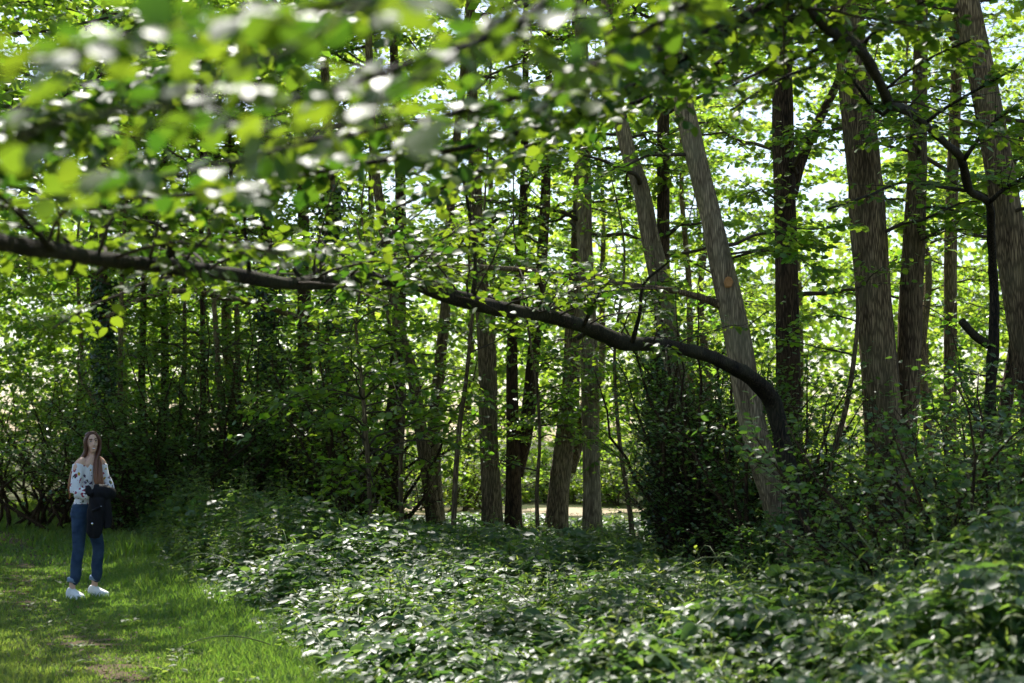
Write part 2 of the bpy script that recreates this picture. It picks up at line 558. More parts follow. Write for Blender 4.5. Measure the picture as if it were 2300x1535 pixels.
def ground_material():
    m, nt, N, L = newmat('woodland_ground')
    ge = N.new('ShaderNodeNewGeometry')
    n1 = N.new('ShaderNodeTexNoise'); n1.inputs['Scale'].default_value = 1.1; n1.inputs['Detail'].default_value = 6
    L.new(ge.outputs['Position'], n1.inputs['Vector'])
    n2 = N.new('ShaderNodeTexNoise'); n2.inputs['Scale'].default_value = 18; n2.inputs['Detail'].default_value = 6
    L.new(ge.outputs['Position'], n2.inputs['Vector'])
    r1 = N.new('ShaderNodeValToRGB')
    r1.color_ramp.elements[0].position = .35; r1.color_ramp.elements[0].color = (.05, .075, .02, 1)
    r1.color_ramp.elements[1].position = .65; r1.color_ramp.elements[1].color = (.11, .095, .055, 1)
    L.new(n1.outputs['Fac'], r1.inputs[0])
    r2 = N.new('ShaderNodeValToRGB')
    r2.color_ramp.elements[0].color = (.55, .55, .55, 1); r2.color_ramp.elements[1].color = (1.2, 1.2, 1.2, 1)
    L.new(n2.outputs['Fac'], r2.inputs[0])
    mx = N.new('ShaderNodeMix'); mx.data_type = 'RGBA'; mx.blend_type = 'MULTIPLY'; mx.inputs[0].default_value = 1
    L.new(r1.outputs[0], mx.inputs[6]); L.new(r2.outputs[0], mx.inputs[7])
    p = N.new('ShaderNodeBsdfPrincipled'); p.inputs['Roughness'].default_value = .95; p.inputs['Specular IOR Level'].default_value = .1
    L.new(mx.outputs[2], p.inputs['Base Color'])
    bp = N.new('ShaderNodeBump'); bp.inputs['Strength'].default_value = .6; bp.inputs['Distance'].default_value = .03
    L.new(n2.outputs['Fac'], bp.inputs['Height']); L.new(bp.outputs[0], p.inputs['Normal'])
    o = N.new('ShaderNodeOutputMaterial'); L.new(p.outputs[0], o.inputs['Surface'])
    return m

def sheet(name, xs, ys, hfun, mat, mask=None):
    X, Y = np.meshgrid(xs, ys, indexing='xy')
    Z = hfun(X, Y)
    v = np.stack([X, Y, Z], -1).reshape(-1, 3)
    nx, ny = len(xs), len(ys)
    i = np.arange(ny - 1)[:, None] * nx; j = np.arange(nx - 1)[None]
    q = np.stack([i + j, i + j + 1, i + nx + j + 1, i + nx + j], -1).reshape(-1, 4)
    if mask is not None:
        c = v[q].mean(1)
        q = q[mask(c[:, 0], c[:, 1])]
    o = link(name, mesh_np(name, v, [q], True), mat)
    o['kind'] = 'structure'
    return o

M['ground'] = ground_material()
gx = np.concatenate([np.linspace(-700, -45, 10), np.linspace(-40, 40, 161), np.linspace(45, 700, 10)])
gy = np.concatenate([np.linspace(-300, -12, 8), np.linspace(-10, 60, 141), np.linspace(65, 900, 12)])
sheet('ground', gx, gy, ground_h, M['ground'])

# worn earth along the path, a sheet just above the ground
M['worn_earth'] = plain_mat('worn_earth', (.11, .08, .05), .95, .1, .45, 14)
def worn_mask(x, y):
    cx = border_x(y) - 1.35 - .25 * np.sin(y * .55)
    n = np.sin(x * 3.1 + y * .9) * .12 + np.sin(x * 1.3 - y * 1.9) * .1 + np.sin(y * 2.7 + x) * .07
    return (np.abs(x - cx + .3) < .12 + n + .08 * np.sin(x * 11 + 3 * np.sin(y * 7)) + .06 * np.sin(y * 17 + x * 5)) & (np.sin(y * .8 + 1.2) + np.sin(y * 2.3) * .5 > -.45)
sheet('worn_path', np.linspace(-13, 1, 351), np.linspace(8, 32, 481), lambda x, y: ground_h(x, y) + .006, M['worn_earth'], worn_mask)

# sunlit bare track beyond the trees
M['track'] = plain_mat('track', (.42, .34, .24), .95, .1, .3, 6)
sheet('sunlit_track', np.linspace(-3, 30, 80), np.linspace(29.5, 33.5, 16), lambda x, y: ground_h(x, y) + .012, M['track'],
      lambda x, y: np.abs(y - 31.4 - .5 * np.sin(x * .35)) < 1.2 + .3 * np.sin(x * 1.7))

# ------------------------------------------------------------------ grass
def make_grass():
    rng = np.random.default_rng(11)
    tip_rows = []
    def batch(n, y0, y1, xl, xr, h0, h1, wid):
        y = y0 + (y1 - y0) * rng.random(n)
        x = xl(y) + (xr(y) - xl(y)) * rng.random(n)
        return x, y, rng.uniform(h0, h1, n), np.full(n, wid)
    bs = []
    lft = lambda y: -y * .40 - .4
    bs.append(batch(90000, 7.6, 12.5, lft, lambda y: border_x(y) + .35, .022, .058, .0038))
    bs.append(batch(52000, 12.5, 18, lft, lambda y: border_x(y) + .3, .025, .062, .005))
    bs.append(batch(38000, 18, 34, lambda y: -y * .42 - 1, lambda y: border_x(y) + .2, .05, .14, .009))
    x = np.concatenate([b[0] for b in bs]); y = np.concatenate([b[1] for b in bs])
    h = np.concatenate([b[2] for b in bs]); w = np.concatenate([b[3] for b in bs])
    # shorter on the trodden line, longer in tussocks and by the bramble edge
    cx = border_x(y) - 1.35 - .25 * np.sin(y * .55) - .3
    trod = np.exp(-((x - cx) / .55) ** 2)
    tus = np.clip(np.sin(x * 2.3 + 1.1 * np.sin(y * 1.7)) * np.sin(y * 2.1 + x) , 0, 1)
    edge = np.exp(-((x - border_x(y)) / .45) ** 2)
    h = h * (1 - .55 * trod) * (1 + .7 * tus + 1.3 * edge)
    keep = rng.random(len(x)) > trod * np.where(worn_mask(x, y), .62, .3)
    x, y, h, w = x[keep], y[keep], h[keep], w[keep]
    n = len(x)
    az = rng.uniform(0, 6.28, n)
    lean = rng.uniform(.15, .95, n) * h
    s = np.stack([np.cos(az), np.sin(az), np.zeros(n)], 1)
    ld = np.stack([-np.sin(az + rng.normal(0, .5, n)), np.cos(az), np.zeros(n)], 1)
    b = np.stack([x, y, ground_h(x, y) - .005], 1)
    mid = b + ld * (lean * .35)[:, None]; mid[:, 2] += h * .62
    tip = b + ld * lean[:, None]; tip[:, 2] += h
    v = np.stack([b - s * w[:, None], b + s * w[:, None], mid + s * (w * .75)[:, None], mid - s * (w * .75)[:, None], tip], 1).reshape(-1, 3)
    o = (np.arange(n) * 5)[:, None]
    q = o + np.array([[0, 1, 2, 3]]); t = o + np.array([[3, 2, 4]])
    pat = np.clip(.45 + .3 * np.sin(x * 1.1 + y * .6) + rng.normal(0, .25, n), 0, 1)
    ob = link('grass', mesh_np('grass', v, [q, t], False, np.repeat(pat, 5)), M['grass'])
    tag(ob, 'short green grass covering the shaded path around the standing woman', 'grass', kind='stuff')
make_grass()

# small broad-leaved weeds and a little leaf litter in the turf
def make_weeds():
    rng = np.random.default_rng(12)
    LV = Leaves()
    n = 620
    y = 7.8 + 20 * rng.random(n) ** 1.3
    xl = -y * .40; xr = border_x(y) + .2
    x = xl + (xr - xl) * rng.random(n)
    cl = np.sin(x * 1.7 + 2) * np.sin(y * 1.1) + rng.normal(0, .4, n) > .1
    x, y = x[cl], y[cl]; n = len(x)
    for k in range(7):
        az = k * .9 + rng.uniform(0, 6.28, n)
        d = np.stack([np.cos(az), np.sin(az), rng.uniform(.1, .6, n)], 1)
        p = np.stack([x, y, ground_h(x, y) + .012], 1) + d * rng.uniform(.0, .05, (n, 1))
        LV.add(p, d, np.array([[0, 0, 1.0]]) + rng.normal(0, .25, (n, 3)), rng.uniform(.03, .075, n), rng.random(n))
    o = link('low_weeds', leaf_mesh('low_weeds', LV.done(), 1, 'oval', .55, np.zeros(3)), M['leaf_nettle'])
    tag(o, 'small broad-leaved weeds scattered through the short path grass', 'weeds', kind='stuff')
    LT = Leaves()
    n = 700
    y = 8 + 18 * rng.random(n); cx = border_x(y) - 1.65 - .25 * np.sin(y * .55)
    x = cx + rng.normal(0, .7, n)
    az = rng.uniform(0, 6.28, n)
    LT.add(np.stack([x, y, ground_h(x, y) + .02], 1), np.stack([np.cos(az), np.sin(az), rng.normal(0, .2, n)], 1), np.array([[0, 0, 1.0]]) + rng.normal(0, .3, (n, 3)), rng.uniform(.025, .06, n), rng.random(n))
    o = link('leaf_litter', leaf_mesh('leaf_litter', LT.done(), 2, 'oval', .6, np.zeros(3)), M['litter'])
    tag(o, 'dry brown leaf litter lying on the worn middle of the path', 'leaf litter', kind='stuff')
M['litter'] = leaf_mat('litter', (.10, .065, .035), (.22, .16, .09), (.10, .06, .03), (.2, .13, .06), .2, .7, .2)
make_weeds()
# ================================================================== trees whose trunks show
LOWX = 1.8
def make_tree(label, d, base_px, base_w, pts, bark, seed, stems=(), top=13.0, name='tree', d_top=None,
              canopy=12, can_leaf=.17, low=8, low_len=(1.2, 2.6), low_z=(2.4, 7.5), leaf=.085, leafmat='leaf_wood', lod=2,
              limbs=(), ns=20, tint=(0, 1), singles=0, cat='tree', group=None, low_tw=15, low_nl=10, can_span=(2.2, 4.2), lo_az=None):
    rng = np.random.default_rng(seed)
    b = P(base_px, 1000, d); b[2] = float(ground_h(b[0], b[1])) - .05
    root = empty(name, b, label, cat, group)
    W = []; R = []
    W.append(b); R.append(base_w / 2 / F * d)
    dt = d if d_top is None else d_top
    ys = [p[1] for p in pts]
    for (px, py, w) in pts:
        k = (1000 - py) / 1000.0
        dd = d + (dt - d) * max(0, k)
        W.append(P(px, py, dd)); R.append(w / 2 / F * dd)
    # carry the stem on above the picture
    if W[-1][2] < top:
        dirv = W[-1] - W[-2]; dirv = dirv / np.linalg.norm(dirv)
        dirv = dirv * .6 + np.array([0, 0, .4]); dirv /= dirv[2]
        hh = top - W[-1][2]
        for k in (.5, 1.0):
            W.append(W[-1 if k == .5 else -2] + dirv * hh * k + rng.normal(0, .12, 3) * np.array([1, 1, 0]))
        R += [R[-1] * .72, R[-1] * .25]
    q, r = trunk_obj('trunk', root, b, W, R, M[bark], rng, ns)
    trunks = [(q, r)]
    for st in stems:
        W2 = [P(px, py, d + dd) for (px, py, w, dd) in st]; R2 = [w / 2 / F * (d + dd) for (px, py, w, dd) in st]
        if W2[-1][2] < top * .8 and st[-1][1] < 500:
            dirv = W2[-1] - W2[-2]; dirv /= np.linalg.norm(dirv)
            dirv = dirv * .6 + np.array([0, 0, .4]); dirv /= dirv[2]
            hh = top * .8 - W2[-1][2]
            W2.append(W2[-1] + dirv * hh); R2.append(R2[-1] * .3)
        q2, r2 = trunk_obj('stem', root, b, W2, R2, M[bark], rng, max(10, ns - 6), flare=False)
        trunks.append((q2, r2))
    LV = Leaves()
    # low leafy boughs inside the picture
    for k in range(int(low * LOWX)):
        tq, tr = trunks[k % len(trunks)]
        z = rng.uniform(*low_z)
        z = min(max(z, tq[0][2] + .2), tq[-1][2] - .3)
        i = int(np.argmin(np.abs(tq[:, 2] - z)))
        az = rng.uniform(0, 6.28) if lo_az is None else rng.uniform(*lo_az)
        L = rng.uniform(*low_len)
        p = limb_path(rng, tq[i], az, rng.uniform(-.1, .6), L, rng.uniform(.05, .5), wob=.22)
        rad = np.linspace(min(.014 * L, tr[i] * .5), .004, len(p))
        parts = leafy_limb(LV, rng, p, rad, low_tw, .55, low_nl, leaf, t0=.2, flat=.55, tint=tint)
        wood('limb', parts, M['bark_twig'], root, b)
    # limbs drawn from the picture
    for (path, nt, twl, nl, ls) in limbs:
        pp = np.array([P(x, y, dd) for (x, y, w, dd) in path]); rr = np.array([w / 2 / F * dd for (x, y, w, dd) in path])
        pp, rr = resample(pp, rr, .14)
        parts = leafy_limb(LV, rng, pp, rr, nt, twl, nl, ls, t0=.15, tint=tint, ns=10)
        wood('limb', parts, M['bark_mid'], root, b)
    if LV.count():
        crown(root, LV, M[leafmat], lod, 'round', .8, b, singles)
    # high boughs that roof the wood, mostly above the picture
    LC = Leaves()
    if canopy == 12: canopy = 3 if 20 <= d <= 25 else 8
    for k in range(canopy):
        tq, tr = trunks[k % len(trunks)]
        zt = tq[-1][2]
        z = rng.uniform(min(7.0, zt * .6), zt - .2)
        i = int(np.argmin(np.abs(tq[:, 2] - z)))
        L = rng.uniform(*can_span)
        p = limb_path(rng, tq[i], k * 2.4 + rng.uniform(-.5, .5), rng.uniform(.1, .7), L, rng.uniform(.05, .3))
        rad = np.linspace(min(.02 * L, max(.02, tr[i] * .6)), .006, len(p))
        parts = leafy_limb(LC, rng, p, rad, 30, 1.0, 9, can_leaf, t0=.1, flat=.6)
        wood('limb', parts, M['bark_twig'], root, b)
    if LC.count():
        crown(root, LC, M['leaf_back'], 3, 'round', .85, b, name='upper_crown')
    return root, trunks, rng

TW = 'trees along the path edge'
tw_root, tw_tr, _ = make_tree('thick twin-stemmed tree with deeply furrowed grey-brown bark, broadest trunk on the right', 16.0, 1998, 98,
    [(1992, 1150, 88), (1988, 1050, 86), (1980, 900, 84), (1965, 700, 78), (1953, 500, 75), (1932, 300, 76), (1913, 130, 72), (1898, 0, 68)],
    'bark_mid', 1, stems=[[(2008, 1180, 60, .25), (2022, 1050, 52, .25), (2038, 880, 52, .25), (2045, 690, 53, .25), (2055, 500, 48, .25), (2062, 350, 40, .25), (2066, 200, 34, .25)]],
    ns=36, low=7, low_z=(3.6, 7.5), low_len=(1.0, 2.0))
make_tree('big dark trunk leaning left at the right edge of the picture', 14.5, 2390, 82,
    [(2355, 1080, 78), (2320, 850, 74), (2298, 720, 72), (2278, 600, 70), (2248, 400, 66), (2211, 200, 62), (2170, 0, 58)],
    'bark_mid', 2, ns=32, low=7, low_z=(3.4, 7.0), low_len=(1.0, 2.0))
make_tree('straight slim grey-brown trunk between the twin-stemmed tree and the crooked dark stem', 19.0, 2130, 31,
    [(2132, 1100, 30), (2134, 900, 29), (2135, 700, 29), (2136, 500, 28), (2143, 300, 26), (2150, 100, 24)],
    'bark_mid', 4, low=6, low_z=(3.5, 8.0))
make_tree('dark brown straight trunk just behind the pale leaning trunk', 17.0, 1786, 64,
    [(1780, 1100, 59), (1772, 900, 56), (1768, 700, 52), (1764, 500, 49), (1759, 300, 49), (1757, 150, 46), (1762, 0, 40)],
    'bark_dark', 5, ns=28, low=6, low_z=(3.2, 8.0),
    stems=[[(1778, 440, 26, .05), (1800, 360, 24, .1), (1835, 280, 22, .2), (1870, 210, 18, .3)]])
make_tree('pale grey trunk leaning to the left with an orange pruning scar', 14.6, 1795, 68,
    [(1765, 1220, 60), (1735, 1110, 58), (1702, 1000, 58), (1680, 900, 60), (1664, 800, 60), (1645, 700, 58), (1622, 600, 54), (1600, 500, 47), (1575, 400, 47), (1551, 300, 47), (1527, 200, 46), (1510, 100, 44), (1500, 0, 42)],
    'bark_pale', 6, ns=32, low=6, low_z=(3.4, 7.0), low_len=(.9, 1.8),
    
    limbs=[([(1648, 702, 22, 14.6), (1600, 678, 18, 14.58), (1550, 662, 14, 14.4), (1450, 645, 12, 13.8), (1350, 632, 12, 13.0), (1230, 612, 11, 12.4), (1080, 600, 11, 11.8), (930, 588, 9, 11.2), (860, 560, 7, 10.8)], 18, .5, 8, .075)])
scar_root = [o for o in COL.objects if o.get('label', '').startswith('pale grey trunk')][0]
def scar():
    c = P(1632, 637, 14.6); c[1] -= .135
    b = np.array(scar_root.location)
    th = np.linspace(0, 6.283, 14, endpoint=False)
    rng = np.random.default_rng(3)
    v = []
    for rr, yy in ((.062, .03), (.052, -.022), (.034, -.012)):
        k = rr * (1 + rng.normal(0, .07, 14))
        v.append(np.stack([c[0] + k * np.cos(th) * .8, np.full(14, c[1] + yy), c[2] + k * np.sin(th)], 1))
    v.append(c[None] + np.array([[0, -.005, 0]]))
    v = np.concatenate(v)
    j = np.arange(14); j2 = (j + 1) % 14
    rim = np.concatenate([np.stack([j, j2, 14 + j2, 14 + j], 1), np.stack([14 + j, 14 + j2, 28 + j2, 28 + j], 1)])
    fan = np.stack([28 + j, 28 + j2, np.full(14, 42)], 1)
    o = link('pruning_scar', mesh_np('pruning_scar', v - b[None], [rim, fan], False), M['cut_wood'], scar_root)
    o['label'] = 'orange round cut where a branch was sawn off'
scar()

make_tree('grey trunk leaning left behind the arching limb, left of the orange pruning scar', 18.0, 1600, 56,
    [(1570, 1080, 52), (1545, 980, 50), (1530, 900, 48), (1512, 800, 47), (1495, 700, 46), (1476, 600, 46), (1457, 520, 40), (1441, 430, 38), (1411, 340, 34), (1390, 250, 32), (1375, 120, 30)],
    'bark_pale', 7, ns=26, low=6, low_z=(3.5, 8.0))
make_tree('dark straight ivy-clad trunk seen beside the grey trunk left of the scarred one', 19.5, 1486, 42,
    [(1487, 1100, 38), (1488, 900, 34), (1489, 700, 32), (1490, 480, 29), (1490, 240, 28), (1492, 60, 26)],
    'bark_dark', 8, low=5, low_z=(4, 8.5))
make_tree('upright tan trunk at the centre right, beside the thicker right-leaning dark trunk', 20.9, 1331, 44,
    [(1330, 1150, 40), (1327, 1000, 38), (1325, 850, 40), (1320, 700, 38), (1315, 600, 36), (1310, 350, 34), (1308, 150, 30)],
    'bark_pale', 9, ns=26, low=8, low_z=(3.5, 9))
make_tree('dark-based trunk leaning right, just left of the upright tan trunk', 22.0, 1247, 52,
    [(1254, 1120, 47), (1266, 1010, 45), (1280, 900, 42), (1287, 720, 34), (1293, 600, 28), (1300, 400, 22)],
    'bark_mid', 10, ns=24, low=7, low_z=(3, 9), stems=[[(1283, 1060, 20, .1), (1297, 1010, 22, .2), (1304, 960, 20, .2), (1312, 900, 14, .3)]])
make_tree('brown furrowed trunk near the middle of the picture, left of the forked pair', 21.5, 1107, 47,
    [(1104, 1120, 43), (1098, 1000, 41), (1094, 800, 42), (1085, 690, 36), (1073, 560, 32), (1068, 430, 29), (1060, 200, 24)],
    'bark_mid', 11, ns=26, low=8, low_z=(3, 9))
make_tree('dark forked tree with two stems spreading in a narrow V near the middle', 22.5, 1152, 40,
    [(1153, 1130, 36), (1152, 980, 30), (1150, 850, 26), (1152, 740, 23), (1168, 600, 23), (1176, 440, 19), (1180, 200, 15)],
    'bark_dark', 12, ns=22, low=7, low_z=(3, 9), stems=[[(1160, 1070, 30, .1), (1176, 1000, 32, .1), (1190, 900, 33, .1), (1198, 800, 29, .1), (1212, 650, 26, .1), (1222, 500, 24, .1), (1228, 340, 21, .1)]])
make_tree('slim brown trunk third from the middle trunk to the left, slightly curved', 24.0, 988, 30,
    [(978, 1080, 28), (974, 980, 28), (985, 850, 26), (1000, 700, 24), (1010, 500, 20)],
    'bark_mid', 13, low=6, low_z=(3, 9))
make_tree('slim trunk leaning strongly left, left of the slightly curved one', 23.0, 982, 34,
    [(968, 1120, 31), (952, 1010, 30), (938, 920, 28), (928, 850, 28), (900, 750, 26), (884, 670, 25), (868, 560, 23), (845, 400, 20)],
    'bark_mid', 14, low=6, low_z=(3, 9))
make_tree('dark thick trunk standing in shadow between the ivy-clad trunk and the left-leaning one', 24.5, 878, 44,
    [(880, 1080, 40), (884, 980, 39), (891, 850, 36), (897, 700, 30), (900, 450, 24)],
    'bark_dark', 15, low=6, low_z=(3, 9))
ivy_tree = make_tree('reddish-brown trunk bare below and dressed in ivy above, left of centre', 26.0, 768, 42,
    [(763, 1080, 38), (759, 980, 33), (755, 880, 31), (750, 750, 30), (746, 600, 28), (740, 400, 24)],
    'bark_mid', 16, low=5, low_z=(5, 10),
    limbs=[([(752, 775, 14, 26), (690, 725, 14, 24.5), (600, 690, 14, 23), (500, 668, 13, 21.5), (400, 654, 12, 20), (320, 672, 10, 19), (240, 712, 8, 18)], 26, .6, 9, .085)])

# thin trees and poles on the left
LG = 'slender trees in the dark undergrowth behind the woman'
left = [('slim bare pole rising just right of the woman\'s head', 26, 267, 13, [(268, 1010, 12), (270, 850, 12), (272, 700, 10), (280, 500, 8)], 'bark_mid'),
        ('slender trunk second to the right of the pole by the woman', 30, 317, 18, [(318, 950, 17), (318, 850, 16), (322, 700, 14), (326, 500, 12)], 'bark_dark'),
        ('slender trunk third to the right of the pole by the woman', 30.5, 369, 20, [(370, 950, 18), (371, 850, 18), (368, 650, 15), (366, 480, 12)], 'bark_dark'),
        ('slim trunk with bright sky gap on its left, left half of the picture', 29, 458, 16, [(457, 950, 15), (457, 850, 14), (455, 700, 12), (452, 480, 10)], 'bark_dark'),
        ('thin pale trunk leaning left in front of the dark bushes', 25, 507, 15, [(505, 1050, 14), (500, 950, 13), (490, 820, 13), (482, 700, 11), (470, 520, 8)], 'bark_mid'),
        ('thin dark trunk right of the thin pale leaning one', 30, 537, 15, [(536, 950, 14), (534, 820, 13), (530, 600, 11)], 'bark_mid'),
        ('dark trunk left of the ivy-dressed reddish trunk, half sunk in bushes', 28, 688, 38, [(687, 1000, 36), (685, 850, 34), (683, 650, 30), (680, 450, 25)], 'bark_dark')]
for i, (lb, d, bx, bw, pts, bk) in enumerate(left):
    make_tree(lb, d, bx, bw, pts, bk, 30 + i, low=9, low_z=(3, 10), ns=12, canopy=7, low_len=(1.4, 3.0), top=12, group=LG, lod=3)

def ivy_cover(label, d, path, seed, n=2600, spread=1.7, size=.085):
    """an ivy plant wrapped round a trunk: woody stem and overlapping leaves"""
    rng = np.random.default_rng(seed)
    pts = np.array([P(x, y, d) for (x, y, w) in path]); rad = np.array([w / 2 / F * d for (x, y, w) in path])
    q, r = resample(pts, rad, .2)
    b = q[0].copy(); b[2] = float(ground_h(b[0], b[1]))
    root = empty('ivy', b, label, 'ivy')
    i = rng.integers(0, len(q), n); th = rng.uniform(0, 6.28, n)
    out = np.stack([np.cos(th), np.sin(th), np.zeros(n)], 1)
    rr = r[i] * (1.0 + np.abs(rng.normal(0, .35, n)) * spread)
    p = q[i] + out * rr[:, None]; p[:, 2] += rng.uniform(-.12, .12, n)
    LV = Leaves()
    dd = np.stack([rng.normal(0, .5, n), rng.normal(0, .5, n), -np.ones(n)], 1) + out * .3
    LV.add(p, dd, out + rng.normal(0, .35, (n, 3)) + np.array([0, 0, .35]), size * rng.uniform(.6, 1.3, n), rng.random(n))
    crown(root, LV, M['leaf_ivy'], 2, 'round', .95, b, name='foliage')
    ang = np.linspace(0, 5, len(q))
    st = q + np.stack([np.cos(ang), np.sin(ang), np.zeros(len(q))], 1) * (r * 1.02)[:, None]
    st = np.concatenate([np.array([[st[0][0], st[0][1], b[2]]]), st])
    wood('stem', [tube(st, np.linspace(.025, .008, len(st)), 6)], M['bark_twig'], root, b)
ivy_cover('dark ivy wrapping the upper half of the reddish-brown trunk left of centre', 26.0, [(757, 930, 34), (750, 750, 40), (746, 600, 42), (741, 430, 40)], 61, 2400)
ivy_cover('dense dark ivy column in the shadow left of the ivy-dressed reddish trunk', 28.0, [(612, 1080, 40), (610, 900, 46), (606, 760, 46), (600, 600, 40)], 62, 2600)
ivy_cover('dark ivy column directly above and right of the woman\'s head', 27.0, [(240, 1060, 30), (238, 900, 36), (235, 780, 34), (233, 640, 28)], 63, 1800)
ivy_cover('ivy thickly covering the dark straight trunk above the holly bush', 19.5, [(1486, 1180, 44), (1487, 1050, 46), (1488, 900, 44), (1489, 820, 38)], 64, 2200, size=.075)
# trunks hidden inside the two ivy columns
make_tree('ivy-smothered trunk inside the dense ivy column, left half of the picture', 28.05, 612, 34, [(610, 900, 32), (606, 760, 30), (600, 600, 28), (596, 420, 24)], 'bark_dark', 47, low=6, low_z=(4, 10), ns=12, canopy=7, top=12, group=LG)
make_tree('ivy-smothered trunk above and right of the woman\'s head', 27.05, 240, 26, [(238, 900, 24), (235, 780, 23), (233, 640, 20), (230, 420, 16)], 'bark_dark', 48, low=6, low_z=(4, 10), ns=12, canopy=7, top=12, group=LG)

# the tree with the long arching limb
def arch_tree():
    rng = np.random.default_rng(71)
    d0 = 13.8
    b = P(1835, 1000, d0); b[2] = -.05
    root = empty('tree', b, 'dark tree bending over into one long limb that arches across the whole picture', 'tree')
    xs = [(1830, 1310, 50), (1815, 1240, 42), (1790, 1150, 42), (1770, 1050, 42), (1752, 970, 42), (1735, 905, 42), (1700, 860, 40), (1640, 820, 38), (1560, 790, 38), (1480, 775, 38), (1400, 768, 36),
          (1330, 740, 38), (1240, 712, 36), (1130, 695, 36), (1060, 680, 36), (980, 655, 34), (915, 634, 36), (870, 632, 31), (830, 622, 37), (760, 632, 34), (700, 636, 38), (630, 636, 32), (560, 622, 37), (440, 605, 39), (300, 590, 41), (200, 578, 42), (100, 560, 43), (0, 545, 44), (-150, 505, 46), (-330, 470, 46)]
    W = [b]; R = [.13]
    for (x, y, w) in xs:
        d = d0 if x > 1735 else np.interp(x, [-330, 0, 560, 1060, 1735], [3.4, 4.6, 7.2, 9.8, d0])
        W.append(P(x, y, d)); R.append(w / 2 / F * d * .9)
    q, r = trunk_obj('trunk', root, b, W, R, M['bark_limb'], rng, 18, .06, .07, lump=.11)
    LV = Leaves()
    # shoots drawn from the picture and leafy twigs springing from the limb
    shoots = [[(1060, 680, 12, 9.8), (1068, 600, 9, 9.7), (1058, 500, 8, 9.6), (1040, 400, 7, 9.4)],
              [(380, 600, 26, 6.2), (385, 560, 20, 6.2), (372, 500, 16, 6.1), (410, 478, 14, 6.0), (450, 470, 10, 5.9)],
              [(560, 622, 12, 7.2), (556, 560, 9, 7.1), (548, 500, 8, 7.0), (562, 400, 6, 6.9)],
              [(1420, 770, 12, 11.2), (1438, 700, 9, 11.1), (1445, 640, 7, 11.0), (1500, 590, 6, 10.9)],
              [(1310, 735, 9, 10.8), (1330, 690, 8, 10.7), (1345, 660, 6, 10.7)],
              [(120, 562, 16, 5.0), (60, 500, 12, 4.8), (10, 450, 10, 4.7), (-40, 400, 8, 4.6)]]
    for sh in shoots:
        pp = np.array([P(x, y, dd) for (x, y, w, dd) in sh]); rr = np.array([w / 2 / F * dd for (x, y, w, dd) in sh])
        pp, rr = resample(pp, rr, .08)
        wood('shoot', leafy_limb(LV, rng, pp, rr, 7, .35, 6, .065, t0=.35, ns=7), M['bark_limb'], root, b)
    for k in range(9):
        i = int(rng.uniform(.25, .95) * (len(q) - 1))
        dv = np.array([rng.normal(0, .5), rng.normal(0, .4), rng.choice([-1, 1, 1])]); dv /= np.linalg.norm(dv)
        sp = np.array([q[i], q[i] + dv * r[i] * 1.3, q[i] + dv * r[i] * rng.uniform(1.8, 3.2) + np.array([-.02, 0, 0])])
        wood('stub', [tube(sp, r[i] * np.array([.5, .36, .26]), 7, rng, .08)], M['bark_limb'], root, b)
    for k in range(72):
        t = rng.uniform(.26, 1.0)
        i = int(t * (len(q) - 1))
        L = rng.uniform(.5, 1.1)
        az = rng.choice([-.4, 2.6]) + rng.normal(0, .6)
        p = limb_path(rng, q[i], az, rng.uniform(.0, 1.0), L, .25, 6)
        wood('twig', leafy_limb(LV, rng, p, np.linspace(.009, .003, 6), 6, .3, 6, .066, t0=.2, ns=5), M['bark_twig'], root, b)
    crown(root, LV, M['leaf_near'], 1, 'round', .82, b, 220)
arch_tree()

